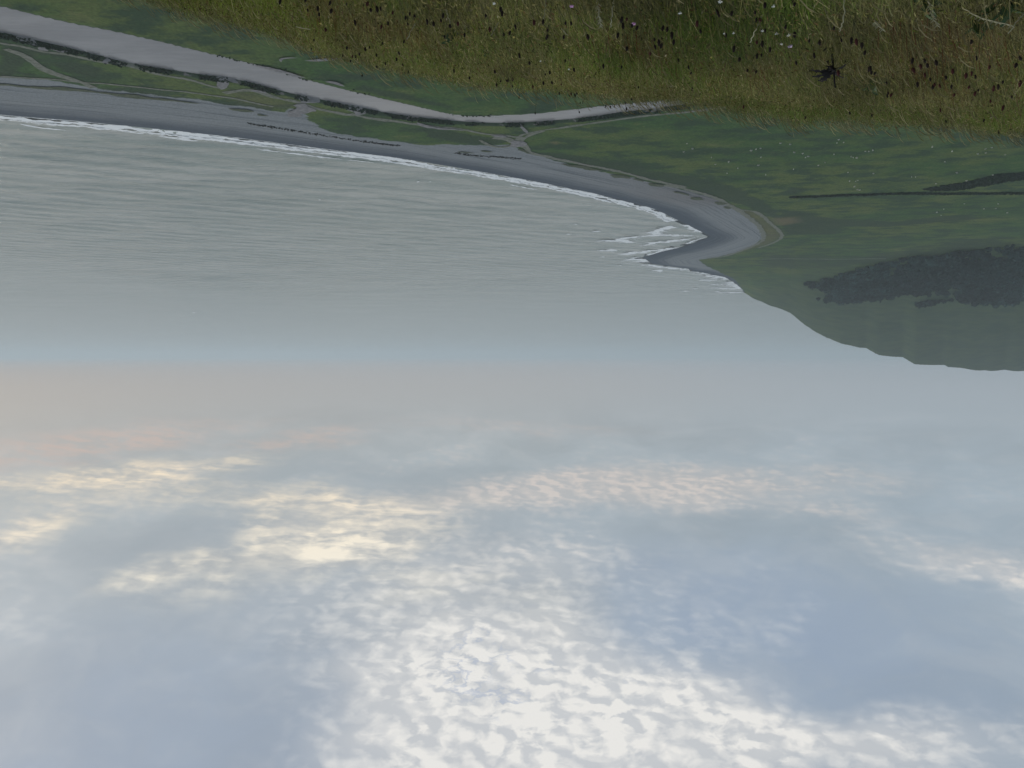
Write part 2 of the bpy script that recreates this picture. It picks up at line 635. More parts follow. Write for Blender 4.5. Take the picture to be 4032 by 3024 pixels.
# ------------------------------------------------------------------ land material
def land_material():
    m, t, b = mat_new("land")
    pos = t.new('ShaderNodeNewGeometry').outputs['Position']
    big = t.noise(pos, 0.012, 4, 0.55)
    mid = t.noise(t.mapping(pos, rot=(0, 0, R(-20)), scale=(0.7, 1.2, 1)), 0.06, 6, 0.65)
    fine = t.noise(pos, 0.7, 4, 0.65)
    g = t.mix(t.ramp(big, 0.38, 0.62), (0.044, 0.096, 0.028), (0.084, 0.118, 0.034))
    g = t.mix(t.ramp(mid, 0.46, 0.60), g, (0.032, 0.062, 0.030))
    speck = t.noise(t.mapping(pos, scale=(1.0, 1.25, 1)), 0.22, 4, 0.7)
    g = t.mix(t.ramp(speck, 0.52, 0.70, 0, 0.6), g, (0.028, 0.052, 0.028))
    g = t.mix(t.ramp(speck, 0.44, 0.28, 0, 0.5), g, (0.120, 0.130, 0.050))
    g = t.mix(t.ramp(mid, 0.46, 0.28, 0, 0.6), g, (0.135, 0.145, 0.055))
    rough = t.attr('rough')
    rr = t.math('ADD', rough, t.math('MULTIPLY', t.math('SUBTRACT', t.noise(t.mapping(pos, scale=(0.6, 1.4, 1)), 0.07, 6, 0.7), 0.5), 2.0))
    g = t.mix(t.ramp(rr, 0.36, 0.80, 0, 0.85), g, t.mix(fine, (0.024, 0.046, 0.028), (0.042, 0.064, 0.034)))
    g = t.mix(t.math('MULTIPLY', t.attr('dry'), 0.75), g, (0.150, 0.125, 0.070))
    g = t.mix(1.0, g, t.ramp(fine, 0.25, 0.75, 0.62, 1.38, False), 'MULTIPLY')
    up = t.attr('upland')
    heath = t.mix(t.ramp(t.noise(pos, 0.035, 6, 0.68), 0.38, 0.64), (0.026, 0.050, 0.030), (0.052, 0.078, 0.036))
    g = t.mix(t.math('MULTIPLY', up, 0.85), g, heath)
    # shingle: dark and wet by the water, paler up the beach, with strand lines along the shore
    s = t.attr('sd_shore')
    wob = t.math('MULTIPLY', t.math('SUBTRACT', t.noise(pos, 0.025, 5, 0.65), 0.5), 16.0)
    sw = t.math('ADD', s, wob)
    comb = t.new('ShaderNodeCombineXYZ')
    t.put(comb.inputs[0], t.math('MULTIPLY', t.math('ADD', s, t.math('MULTIPLY', wob, 0.35)), 0.45))
    sp_ = t.new('ShaderNodeSeparateXYZ')
    t.put(sp_.inputs[0], pos)
    t.put(comb.inputs[1], t.math('MULTIPLY', sp_.outputs[0], 0.012))
    band = t.noise(comb.outputs[0], 1.0, 4, 0.65)
    peb = t.noise(pos, 1.4, 5, 0.75)
    sh = t.mix(t.ramp(sw, 12, 38), (0.066, 0.083, 0.106), (0.215, 0.230, 0.238))
    warm = t.ramp(t.attr('warm'), 0.0, 1.0)
    sh = t.mix(t.math('MULTIPLY', warm, t.ramp(sw, 18, 34)), sh, (0.168, 0.160, 0.158))
    sh = t.mix(t.ramp(band, 0.50, 0.66, 0, 0.7), sh, (0.070, 0.084, 0.100))
    sh = t.mix(t.ramp(band, 0.44, 0.30, 0, 0.6), sh, (0.200, 0.205, 0.205))
    sh = t.mix(t.ramp(s, 3.5, 0.5), sh, (0.050, 0.058, 0.066))
    sh = t.mix(1.0, sh, t.ramp(peb, 0.25, 0.75, 0.62, 1.38, False), 'MULTIPLY')
    # river banks
    r = t.attr('sd_river')
    bankn = t.noise(pos, 0.11, 4, 0.6)
    bank = t.mix(t.ramp(bankn, 0.57, 0.63), t.mix(fine, (0.026, 0.046, 0.030), (0.046, 0.068, 0.038)), (0.165, 0.155, 0.15))
    g = t.mix(t.ramp(t.math('ADD', r, t.math('MULTIPLY', t.math('SUBTRACT', mid, 0.5), 3.0)), 2.8, 1.4), g, bank)
    v = t.math('ADD', t.attr('sd_veg'), t.math('MULTIPLY', t.math('SUBTRACT', t.noise(pos, 0.13, 5, 0.65), 0.5), 9.0))
    edge = t.ramp(v, -0.6, 0.9)
    col = t.mix(edge, sh, g)
    # bare rock where the land drops steeply into the sea
    nz = t.new('ShaderNodeSeparateXYZ')
    t.put(nz.inputs[0], t.new('ShaderNodeNewGeometry').outputs['Normal'])
    steep = t.math('MULTIPLY', t.ramp(nz.outputs[2], 0.80, 0.62), t.attr('cliff'))
    col = t.mix(t.ramp(t.math('MULTIPLY', steep, t.ramp(fine, 0.3, 0.6)), 0.1, 0.7), col, (0.085, 0.085, 0.085))
    t.put(b.inputs['Base Color'], col)
    b.inputs['Roughness'].default_value = 0.95
    b.inputs['Specular IOR Level'].default_value = 0.1
    bp = t.new('ShaderNodeBump')
    bp.inputs['Distance'].default_value = 0.5
    bp.inputs['Strength'].default_value = 0.6
    t.put(bp.inputs['Height'], t.math('ADD', t.math('MULTIPLY', fine, 0.8), t.noise(pos, 0.2, 4, 0.6)))
    t.l.new(bp.outputs[0], b.inputs['Normal'])
    return m


LAND = land_material()

# ------------------------------------------------------------------ land mesh
gx = np.r_[np.arange(-1700, -1100, 12.0), np.arange(-1100, -460, 5.0), np.arange(-460, 330, 2.0), np.arange(330, 720, 10.0)]
gy = np.r_[np.arange(14, 240, 4.0), np.arange(240, 700, 2.0), np.arange(700, 1200, 4.0), np.arange(1200, 1830, 4.0), np.arange(1830, 2500, 24.0)]
X, Y = np.meshgrid(gx, gy)
F = fields(X, Y)
ZV, ZH = z_parts(X, Y, F)
ZN = z_hill(X, Y) - np.where(Y < 40, 0.6, 0.0)
Zg = np.maximum(np.maximum(ZV, ZH), ZN)


def poly_soft(px, z, soft):
    pts = np.array([p[:2] for p in (hit_many(px) if z is None else [G(u, v, z) for u, v in px])])
    d = dist_line(X, Y, np.vstack([pts, pts[:1]]))
    return sstep(-soft, soft, np.where(inside(X, Y, pts), d, -d))


def r5(pts):
    return [(3000 + a / 1.843, 600 + b / 1.843) for a, b in pts]


def r4(pts):
    return [(2200 + a / 2.212, 700 + b / 2.212) for a, b in pts]


def r1(pts):
    return [(a / 1.58, b / 1.58) for a, b in pts]


def r2(pts):
    return [(1300 + a / 1.58, b / 1.58) for a, b in pts]


rough = np.zeros_like(X)
rough_polys = [
    (r5([(120, 430), (300, 420), (460, 470), (720, 490), (1000, 498), (1220, 465), (1500, 450), (1600, 480), (1250, 510), (900, 545), (600, 540), (520, 600), (170, 600)]), 10),
    (r5([(130, 290), (240, 250), (340, 270), (250, 300)]), 5),
    (r5([(850, 335), (1000, 320), (1100, 335), (1000, 350)]), 4),
    (r5([(330, 200), (460, 195), (460, 207), (330, 208)]), 3),
    (r5([(1240, 562), (1390, 568), (1390, 578), (1250, 575)]), 4),
    (r2([(1250, 940), (1500, 960), (1800, 1010), (2212, 1090), (2500, 1150), (2700, 1250), (2900, 1420), (2600, 1290), (2212, 1165), (1800, 1080), (1500, 1010)]), 6),
    (r2([(560, 800), (780, 815), (960, 850), (1120, 870), (1060, 905), (800, 890), (600, 850)]), 5),
    (r2([(960, 745), (1400, 770), (1750, 745), (2200, 680), (2200, 640), (1750, 690), (1500, 735), (1100, 762)]), 4),
    (r1([(300, 380), (500, 400), (680, 420), (560, 470), (380, 440)]), 5),
    (r1([(560, 570), (900, 610), (1300, 650), (1700, 690), (1700, 670), (1300, 625), (900, 570), (620, 540)]), 3),
    (r1([(0, 520), (0, 250), (240, 300), (600, 370), (560, 385), (240, 335)]), 3),
    (r2([(-60, 460), (300, 470), (420, 490), (200, 500)]), 4),
    (r2([(130, 560), (500, 630), (780, 690), (760, 660), (500, 590), (200, 530)]), 4),
    (r5([(700, 1290), (760, 1265), (880, 1260), (900, 1290), (800, 1330), (720, 1320)]), 14),
    (r5([(0, 720), (300, 740), (700, 760), (900, 720), (1400, 640), (1902, 600), (1902, 700), (900, 800), (400, 850), (0, 840)]), 16),
]
for px, soft in rough_polys[:-2]:
    rough = np.maximum(rough, poly_soft(px, FLAT_Z, soft))
for px, soft in rough_polys[-2:]:
    rough = np.maximum(rough, 0.75 * poly_soft(px, None, soft))
dry = poly_soft(r5([(60, 480), (240, 470), (270, 505), (150, 530), (80, 520)]), FLAT_Z, 8)
dry = np.maximum(dry, poly_soft(r2([(1365, 885), (1400, 880), (1430, 890), (1400, 900)]), FLAT_Z, 2))
dry = np.maximum(dry, 0.7 * poly_soft(r4([(1540, 280), (1700, 290), (1850, 400), (1945, 500), (1850, 570), (1600, 640), (1760, 560), (1790, 500), (1700, 380)]), FLAT_Z, 5))
dry = np.maximum(dry, 0.45 * poly_soft(r1([(1400, 560), (1560, 570), (1800, 640), (1850, 660), (1700, 670), (1500, 640)]), FLAT_Z, 6))
warm = np.clip((-X - 20) / 160, 0, 1) * (1 - sstep(560, 640, Y))
upland = np.clip((ZH - ZV - 1) / 14, 0, 1)
cliff = ((F['s'] < 90) & (Y > 1000)).astype(float)


def land_split(mask, name):
    """the faces of the land grid inside mask become one object with its own vertices"""
    nyy, nxx = X.shape
    idx = np.arange(nyy * nxx).reshape(nyy, nxx)
    q = np.stack([idx[:-1, :-1], idx[:-1, 1:], idx[1:, 1:], idx[1:, :-1]], -1)[mask]
    used, inv = np.unique(q, return_inverse=True)
    f = inv.reshape(-1, 4)
    fl = lambda a: a.ravel()[used]
    me = mesh_np(name, np.column_stack([fl(X), fl(Y), fl(Zg)]), f, smooth=True,
                 attrs={'sd_shore': fl(F['s']), 'sd_veg': fl(F['v']), 'sd_river': fl(F['r']), 'rough': fl(rough),
                        'upland': fl(upland), 'dry': fl(dry), 'warm': fl(warm), 'cliff': fl(cliff)})
    return tag(link(name, me, LAND), kind='structure')


cen = lambda a: 0.25 * (a[:-1, :-1] + a[:-1, 1:] + a[1:, 1:] + a[1:, :-1])
cz, cs, cv, cr = cen(Zg), cen(F['s']), cen(F['v']), cen(F['r'])
keep = cz > -1.6
is_hill = cen((ZN > np.maximum(ZV, ZH)).astype(float)) > 0.5
is_head = (cen((ZH > ZV + 0.3).astype(float)) > 0.5) & ~is_hill
is_beach = (cv < 0) & ~is_hill & ~is_head
is_bank = (cr < 4.5) & ~is_hill & ~is_head & ~is_beach
land_split(keep & is_hill, 'hillside')
land_split(keep & is_head, 'headland')
land_split(keep & is_beach, 'beach')
land_split(keep & is_bank, 'river_bank')
land_split(keep & ~is_hill & ~is_head & ~is_beach & ~is_bank, 'meadow')


# ------------------------------------------------------------------ sea and river
def sea_material():
    m, t, b = mat_new("sea_water")
    pos = t.new('ShaderNodeNewGeometry').outputs['Position']
    along = t.mapping(pos, rot=(0, 0, R(38)), scale=(0.20, 1.0, 1))
    patch = t.noise(along, 0.022, 5, 0.6)
    streak = t.noise(along, 0.085, 6, 0.65)
    c = t.mix(t.ramp(patch, 0.35, 0.65), (0.320, 0.338, 0.295), (0.435, 0.435, 0.385))
    c = t.mix(t.ramp(streak, 0.48, 0.64, 0, 0.5), c, (0.185, 0.245, 0.215))
    wv = t.new('ShaderNodeTexWave', wave_type='BANDS', bands_direction='Y', wave_profile='SIN')
    t.put(wv.inputs['Vector'], t.mapping(pos, rot=(0, 0, R(36)), scale=(0.55, 1.0, 1)))
    wv.inputs['Scale'].default_value = 0.0155
    wv.inputs['Distortion'].default_value = 7.0
    wv.inputs['Detail'].default_value = 4.0
    wv.inputs['Detail Scale'].default_value = 1.4
    wv.inputs['Detail Roughness'].default_value = 0.6
    swell = wv.outputs['Fac']
    rip = t.noise(t.mapping(pos, rot=(0, 0, R(30)), scale=(0.35, 1.0, 1)), 0.14, 5, 0.7)
    c = t.mix(t.ramp(swell, 0.35, 0.95, 0, 0.45), c, (0.165, 0.225, 0.200))
    c = t.mix(t.ramp(rip, 0.50, 0.68, 0, 0.55), c, (0.175, 0.225, 0.200))
    c = t.mix(t.ramp(rip, 0.46, 0.30, 0, 0.5), c, (0.43, 0.43, 0.385))
    t.put(b.inputs['Base Color'], c)
    b.inputs['Roughness'].default_value = 0.16
    b.inputs['IOR'].default_value = 1.333
    chop = t.noise(t.mapping(pos, rot=(0, 0, R(34)), scale=(0.35, 1.0, 1)), 0.42, 5, 0.62)
    bp = t.new('ShaderNodeBump')
    bp.inputs['Strength'].default_value = 0.75
    bp.inputs['Distance'].default_value = 1.0
    t.put(bp.inputs['Height'], t.math('ADD', t.math('MULTIPLY', chop, 0.55), t.math('ADD', t.math('MULTIPLY', swell, 1.2), t.math('MULTIPLY', rip, 1.6))))
    t.l.new(bp.outputs[0], b.inputs['Normal'])
    return m


def build_sea():
    ax = np.r_[[-60000, -20000, -6000, -2500, -1200], np.arange(-760, 640, 3.5), [900, 1500, 3000, 8000, 25000, 60000]].astype(float)
    ay = np.r_[[-60000, -20000, -5000, -1000, 0, 120], np.arange(240, 1250, 3.5), np.arange(1250, 2100, 9.0), [2400, 3000, 4000, 6000, 9000, 14000, 22000, 38000, 60000]].astype(float)
    x, y = np.meshgrid(ax, ay)
    w = sstep(-760, -640, x) * (1 - sstep(520, 636, x)) * sstep(240, 300, y) * (1 - sstep(1100, 2050, y))
    a = R(38)
    u, v = x * math.cos(a) - y * math.sin(a), x * math.sin(a) + y * math.cos(a)
    z = 0.36 * np.sin(v / 4.4 + 3.0 * vnoise(u / 60, v / 90, 4) + 1.5 * vnoise(u / 20, v / 40, 9)) * (0.4 + vnoise(u / 70, v / 50, 2))
    z = z + 0.35 * (fbm(u / 34, v / 10, 12) - 0.5)
    z = z * w
    n1, n0 = x.shape
    idx = np.arange(n1 * n0).reshape(n1, n0)
    q = np.stack([idx[:-1, :-1], idx[:-1, 1:], idx[1:, 1:], idx[1:, :-1]], -1).reshape(-1, 4)
    me = mesh_np('sea', np.column_stack([x.ravel(), y.ravel(), z.ravel()]), q, smooth=True)
    return tag(link('sea', me, sea_material()), kind='structure')


build_sea()


def build_river():
    m, t, b = mat_new("river_water")
    pos = t.new('ShaderNodeNewGeometry').outputs['Position']
    n = t.noise(t.mapping(pos, rot=(0, 0, R(22)), scale=(0.3, 1.2, 1)), 0.07, 5, 0.65)
    t.put(b.inputs['Base Color'], t.mix(t.ramp(n, 0.36, 0.64), (0.200, 0.193, 0.192), (0.262, 0.252, 0.248)))  # wind lanes: uneven reflection put into the base colour as streaks
    b.inputs['Roughness'].default_value = 0.10
    b.inputs['IOR'].default_value = 1.333
    bp = t.new('ShaderNodeBump')
    bp.inputs['Strength'].default_value = 0.35
    bp.inputs['Distance'].default_value = 0.25
    t.put(bp.inputs['Height'], t.noise(t.mapping(pos, scale=(0.6, 1.2, 1)), 0.45, 5, 0.65))
    t.l.new(bp.outputs[0], b.inputs['Normal'])
    vs, fs = [], []
    K = 9
    for i in range(len(RN)):
        for k in range(K):
            w = -0.06 + 1.12 * k / (K - 1)
            p = RN[i] * (1 - w) + RF[i] * w
            vs.append((p[0], p[1], RIVER_Z))
    for i in range(len(RN) - 1):
        for k in range(K - 1):
            a = i * K + k
            fs.append((a, a + 1, a + K + 1, a + K))
    tag(link('river', mesh_np('river', vs, fs, smooth=True), m), kind='structure')


build_river()


# ------------------------------------------------------------------ tracks and bare ground, laid over the flats
def ribbon(px, width, lift, seed, wild=0.35, z=FLAT_Z, step=1.5, taper=False, world=None):
    pts = GL(px, z) if world is None else np.array(world)
    L = np.hypot(*np.diff(pts, axis=0).T).sum()
    n = max(6, int(L / step))
    c = smooth_line(pts, n)
    tg = np.gradient(c, axis=0)
    tg /= np.hypot(tg[:, 0], tg[:, 1])[:, None] + 1e-9
    nr = np.column_stack([-tg[:, 1], tg[:, 0]])
    s = np.arange(n) * step
    wl = width / 2 * (1 + wild * (2 * fbm(s / 7, s * 0 + seed, seed) - 1) * 2)
    wr = width / 2 * (1 + wild * (2 * fbm(s / 7, s * 0 + seed + 9, seed + 3) - 1) * 2)
    if taper:
        e = np.minimum(1, np.minimum(np.arange(n), np.arange(n)[::-1]) / (0.22 * n) + 0.12)
        wl, wr = wl * e, wr * e
    cols = [c + nr * wl[:, None], c + nr * wl[:, None] * 0.4, c - nr * wr[:, None] * 0.4, c - nr * wr[:, None]]
    xy = np.stack(cols, 1).reshape(-1, 2)
    i = np.arange(n - 1)[:, None] * 4 + np.arange(3)[None, :]
    q = np.stack([i, i + 1, i + 5, i + 4], -1).reshape(-1, 4)
    if callable(lift):
        zz = lift(xy, n)
    else:
        zz = z_all(xy[:, 0], xy[:, 1]) + lift
    return np.column_stack([xy, zz]), q


def mat_ground(name, a, b_, scale=0.5):
    m, t, b = mat_new(name)
    pos = t.new('ShaderNodeNewGeometry').outputs['Position']
    n = t.noise(pos, scale, 5, 0.65)
    t.put(b.inputs['Base Color'], t.mix(t.ramp(n, 0.35, 0.65), a, b_))
    b.inputs['Roughness'].default_value = 0.95
    b.inputs['Specular IOR Level'].default_value = 0.1
    return m


TRACK_M = mat_ground('track_grit', (0.115, 0.130, 0.095), (0.205, 0.205, 0.175))
BARE_M = mat_ground('bare_shingle', (0.155, 0.152, 0.155), (0.235, 0.228, 0.225))
VERGE_M = mat_ground('verge_grass', (0.050, 0.070, 0.040), (0.105, 0.115, 0.075))

tracks = [
    (r1([(-300, 200), (0, 265), (130, 285), (270, 320), (400, 335), (640, 385), (800, 410), (1000, 465), (1180, 495), (1300, 530), (1380, 548)]), 1.7),
    (r1([(1390, 575), (1560, 560), (1700, 600), (1850, 635), (2000, 680), (2150, 710), (2212 + 0, 712)]) + r2([(130, 710), (300, 740), (540, 770), (620, 783)]), 2.4),
    (r2([(600, 778), (800, 800), (960, 830), (1050, 838), (1160, 850), (1200, 837), (1300, 815), (1420, 795), (1600, 770), (1800, 740), (2000, 715), (2212, 695), (2500, 660)]), 1.9),
    (r1([(40, 300), (160, 350), (300, 440), (500, 510), (590, 545)]), 3.0),
    (r1([(-200, 460), (0, 475), (300, 488), (520, 512), (700, 525), (1000, 555), (1300, 590), (1500, 620), (1700, 660)]), 1.3),
    (r2([(1165, 885), (1215, 915), (1250, 950), (1350, 975), (1500, 1006), (1700, 1045), (1850, 1078), (1960, 1110), (2212, 1165)]), 3.0),
    (r2([(1180, 850), (1165, 875), (1150, 900)]), 3.5),
    (r2([(1180, 885), (1230, 845), (1330, 812)]), 1.6),
    (r2([(1020, 850), (1100, 862), (1140, 885)]), 3.6),
    (r2([(1120, 905), (1060, 915), (1000, 905), (930, 868)]), 1.6),
    (r4([(920, 60), (1100, 95), (1340, 160), (1520, 255), (1650, 335), (1750, 430), (1785, 505), (1760, 555), (1640, 615), (1450, 680), (1300, 700)]), 3.4),
    (r4([(1530, 270), (1700, 290), (1770, 330), (1850, 400), (1945, 500), (1880, 560), (1740, 610)]), 2.6),
    (r5([(0, 770), (250, 762), (600, 755), (900, 745)]), 2.2),
]
tr_labels = None
for k, (px, w) in enumerate(tracks):
    v, q = ribbon(px, w * 1.3, 0.14 + 0.012 * k, 40 + k)
    tag(link('dirt_track', mesh_np('dirt_track', v, q, smooth=True), TRACK_M), kind='structure')

bare = [
    (r1([(235, 290), (275, 300), (300, 312)]), 5.0), (r1([(635, 385), (665, 385), (690, 392)]), 4.5),
    (r1([(1385, 490), (1385, 520), (1378, 552)]), 4.0), (r1([(1345, 490), (1420, 500), (1480, 515)]), 2.6),
    (r1([(1860, 610), (1930, 620), (1990, 635)]), 8.0), (r1([(1900, 640), (1850, 690), (1790, 720)]), 9.0),
    (r1([(1560, 560), (1620, 565), (1660, 575)]), 4.0), (r1([(2185, 660), (2205, 690), (2215, 712)]), 8.0),
    (r2([(1140, 870), (1160, 890), (1150, 915)]), 9.0), (r2([(540, 755), (620, 785), (760, 800), (830, 808)]), 5.0),
    (r2([(1000, 838), (1060, 842), (1100, 850)]), 4.0), (r1([(100, 240), (170, 255), (230, 275)]), 3.0),
    (r1([(310, 295), (370, 312), (420, 318)]), 2.0), (r1([(690, 378), (740, 385), (780, 395)]), 1.5),
    (r2([(-30, 500), (20, 505), (90, 530)]), 5.0), (r1([(1560, 395), (1700, 430), (1900, 475)]), 3.2),
    (r1([(1750, 380), (1752, 362), (1800, 356), (1850, 354)]), 1.3), (r1([(1895, 370), (1950, 371), (1990, 368), (2070, 360), (2130, 352)]), 2.0),
    (r2([(1185, 775), (1205, 800), (1225, 825)]), 2.5),
]
for k, (px, w) in enumerate(bare):
    v, q = ribbon(px, w * 0.8, 0.32 + 0.012 * k, 140 + k, wild=0.65, taper=True)
    tag(link('bare_ground', mesh_np('bare_ground', v, q, smooth=True), BARE_M), kind='structure')

verges = [
    (r1([(-200, 505), (0, 525), (250, 540), (500, 560), (900, 605), (1240, 640)]), 3.2),
    (r1([(1420, 672), (1500, 682), (1580, 690)]), 3.5), (r1([(1600, 705), (1640, 712), (1670, 716)]), 4.0),
    (r2([(790, 940), (850, 948), (900, 952)]), 2.0), (r2([(935, 936), (980, 942), (1015, 944)]), 2.6),
    (r2([(1170, 925), (1210, 945), (1245, 956)]), 6.0),
    (r2([(1425, 1015), (1560, 1035), (1700, 1058)]), 5.0), (r2([(1740, 1085), (1800, 1095), (1870, 1108)]), 6.0),
    (r2([(1880, 1112), (1915, 1116), (1950, 1128)]), 6.0), (r2([(1980, 1138), (2030, 1150), (2070, 1158)]), 6.0),
    (r4([(780, 50), (850, 60), (910, 72)]), 6.0), (r4([(1160, 165), (1210, 180), (1265, 190)]), 7.0),
    (r4([(1375, 205), (1400, 215), (1430, 232)]), 8.0), (r4([(1450, 245), (1465, 255), (1480, 268)]), 8.0),
    (r4([(1000, 115), (1060, 130), (1130, 150)]), 4.0),
]
for k, (px, w) in enumerate(verges):
    v, q = ribbon(px, w * (0.75 if k else 1.0), 0.30 + 0.012 * k, 240 + k, wild=0.7, taper=True)
    tag(link('grass_strip', mesh_np('grass_strip', v, q, smooth=True), VERGE_M), kind='structure')


# ------------------------------------------------------------------ surf
def foam_material():
    m, t, b = mat_new("sea_foam")
    pos = t.new('ShaderNodeNewGeometry').outputs['Position']
    e = t.attr('edge')
    n = t.math('ADD', t.math('MULTIPLY', t.noise(t.mapping(pos, rot=(0, 0, R(24)), scale=(0.45, 1.0, 1)), 0.55, 6, 0.7), 0.6), t.math('MULTIPLY', t.noise(pos, 0.06, 3, 0.5), 0.4))
    f = t.ramp(t.math('ADD', e, t.math('MULTIPLY', t.math('SUBTRACT', n, 0.5), 2.2)), 0.26, 0.80)
    t.put(b.inputs['Base Color'], t.mix(t.noise(pos, 0.4, 4), (0.72, 0.75, 0.76), (0.88, 0.89, 0.88)))
    b.inputs['Roughness'].default_value = 0.7
    t.put(b.inputs['Alpha'], f)
    return m


foam_v, foam_q, foam_e = [], [], []
foam_n = 0


def add_foam(px, width, seed, lump=0.3, wild=0.45, taper=True, world=None, dense=1.0):
    global foam_n
    def lift(xy, n):
        prof = np.tile([0.20, 0.35, 0.35, 0.20], n)
        return 0.22 + lump * prof + lump * 0.8 * (vnoise(xy[:, 0] / 1.7, xy[:, 1] / 1.7, seed) - 0.3)
    v, q = ribbon(px, width, lift, seed, wild=wild, z=0.0, step=1.2, taper=taper, world=world)
    n = len(v) // 4
    foam_v.append(v)
    foam_q.append(q + foam_n)
    env = np.ones(n)
    if taper:
        env = np.minimum(1, np.minimum(np.arange(n), np.arange(n)[::-1]) / (0.3 * n) + 0.2)
    foam_e.append((np.tile([0.12, 0.95, 0.95, 0.12], (n, 1)) * env[:, None] * dense).ravel())
    foam_n += len(v)


rs = random.Random(4)
near = SHORE_PX[:14]
sh_w = smooth_line(GL(near[1:], 0.0), 60)
tg = np.gradient(sh_w, axis=0)
tg /= np.hypot(tg[:, 0], tg[:, 1])[:, None]
nrm = np.column_stack([-tg[:, 1], tg[:, 0]])
if np.mean(nrm[:, 1]) < 0:
    nrm = -nrm
add_foam(None, 9.0, 3, lump=0.5, wild=0.75, taper=False, world=sh_w + nrm * 3.2, dense=1.1)
add_foam(None, 5.0, 5, lump=0.9, wild=0.95, taper=False, world=sh_w + nrm * 7.5, dense=0.8)
add_foam(None, 3.0, 7, lump=0.1, wild=0.7, taper=False, world=sh_w - nrm * 0.8, dense=0.75)
add_foam(None, 14.0, 8, lump=0.15, wild=0.6, taper=False, world=sh_w + nrm * 5.5, dense=0.42)
for k in range(22):
    i0 = rs.randint(0, 48)
    i1 = i0 + rs.randint(2, 6)
    off_ = rs.choice([6.5, 8.5, 10.0, 12.5, 17.0])
    add_foam(None, rs.uniform(1.2, 3.6), 500 + k, lump=0.6, wild=0.9, world=sh_w[i0:i1 + 1] + nrm[i0:i1 + 1] * off_, dense=0.85)
streaks = [
    ([(1030, 405), (940, 438), (860, 460), (790, 487)], 14), ([(900, 470), (860, 480), (810, 492)], 18),
    ([(1290, 515), (1100, 500), (850, 500), (600, 515), (500, 545), (400, 540), (300, 560), (230, 560)], 11),
    ([(490, 530), (580, 545), (610, 570)], 13), ([(1250, 515), (1000, 545), (850, 560), (770, 578), (700, 600)], 13),
    ([(1110, 600), (900, 620), (760, 645), (690, 665)], 22), ([(340, 637), (450, 627), (520, 622)], 14),
    ([(490, 668), (600, 655), (690, 635)], 16), ([(360, 685), (400, 690)], 8), ([(590, 690), (700, 700), (800, 735)], 30),
    ([(500, 740), (700, 748), (850, 765), (1000, 787), (1180, 800), (1300, 832), (1440, 868)], 16),
    ([(490, 755), (560, 762)], 9), ([(830, 800), (880, 806), (930, 806)], 16), ([(1220, 895), (1300, 888), (1400, 890)], 22),
    ([(1030, 990), (1090, 987), (1160, 985)], 17), ([(1360, 1006), (1480, 997), (1612, 1001)], 30),
    ([(1300, 950), (1450, 962), (1580, 968)], 22), ([(1290, 925), (1400, 925), (1530, 935)], 22),
    ([(1270, 840), (1380, 858), (1480, 890)], 30), ([(1490, 890), (1540, 935), (1600, 985)], 26),
    ([(1040, 395), (1150, 428), (1260, 482)], 8), ([(1150, 962), (1230, 960)], 10), ([(1340, 992), (1420, 985)], 12),
    ([(280, 462), (330, 465), (380, 460)], 6), ([(140, 402), (160, 400)], 5), ([(60, 488), (130, 488)], 4),
    ([(1300, 510), (1200, 540), (1090, 580)], 7), ([(1100, 592), (900, 636), (730, 690)], 9),
]
for k, (p, w) in enumerate(streaks):
    add_foam(r4(p), w * 1.15, 300 + k, lump=0.35, wild=0.8, dense=0.9)
    add_foam(r4([(a_ - 14, b_ + 4) for a_, b_ in p]), w * 2.6, 600 + k, lump=0.1, wild=0.8, dense=0.42)
for k, (p, w) in enumerate([([(760, 1232), (765, 1230), (775, 1229)], 10), ([(1690, 712), (1697, 712)], 2.5), ([(1640, 715), (1655, 712)], 2.5), ([(1255, 783), (1262, 786)], 2.5),
                            ([(60, 480), (160, 500), (280, 512)], 3.0), ([(600, 528), (720, 548), (800, 552)], 3.0)]):
    add_foam(p, w, 400 + k, lump=0.4)
me = mesh_np('sea_foam', np.vstack(foam_v), np.vstack(foam_q), smooth=True, attrs={'edge': np.concatenate(foam_e)})
tag(link('sea_foam', me, foam_material()), 'white surf breaking along the shingle and round the headland', 'foam', kind='stuff')

# ------------------------------------------------------------------ foliage made of many small leaf faces
FOL_M = mat_vcol('leaf_clumps', 0.85, 0.15, 0.1)


def leaf_cloud(centres, radii, per, size, colour, seed, vary=0.35, flat=0.8):
    """small tilted quads scattered through ellipsoids: verts, quads, colours"""
    rg = np.random.default_rng(seed)
    n = len(centres)
    c = np.repeat(np.asarray(centres, float), per, 0)
    r = np.repeat(np.asarray(radii, float), per, 0)
    d = rg.normal(size=(n * per, 3))
    d /= np.linalg.norm(d, axis=1)[:, None]
    d[:, 2] = np.abs(d[:, 2]) * 1.0 - 0.25
    rad = rg.uniform(0.55, 1.05, (n * per, 1))
    p = c + d * rad * r
    a = rg.normal(size=(n * per, 3))
    a /= np.linalg.norm(a, axis=1)[:, None]
    nn = d + 0.6 * rg.normal(size=d.shape)
    nn /= np.linalg.norm(nn, axis=1)[:, None]
    tx = np.cross(nn, a)
    tx /= np.linalg.norm(tx, axis=1)[:, None] + 1e-9
    ty = np.cross(nn, tx)
    s = size * rg.uniform(0.6, 1.4, (n * per, 1))
    v = np.stack([p - tx * s - ty * s * flat, p + tx * s - ty * s * flat, p + tx * s + ty * s * flat, p - tx * s + ty * s * flat], 1).reshape(-1, 3)
    q = np.arange(n * per * 4).reshape(-1, 4)
    tree_tone = np.repeat(1 + vary * (rg.random(n) * 2 - 1), per)
    tone = tree_tone * (1 + 0.35 * (rg.random(n * per) * 2 - 1))
    col_ = np.asarray(colour)[None, :] * tone[:, None]
    return v, q, np.repeat(col_, 4, 0)


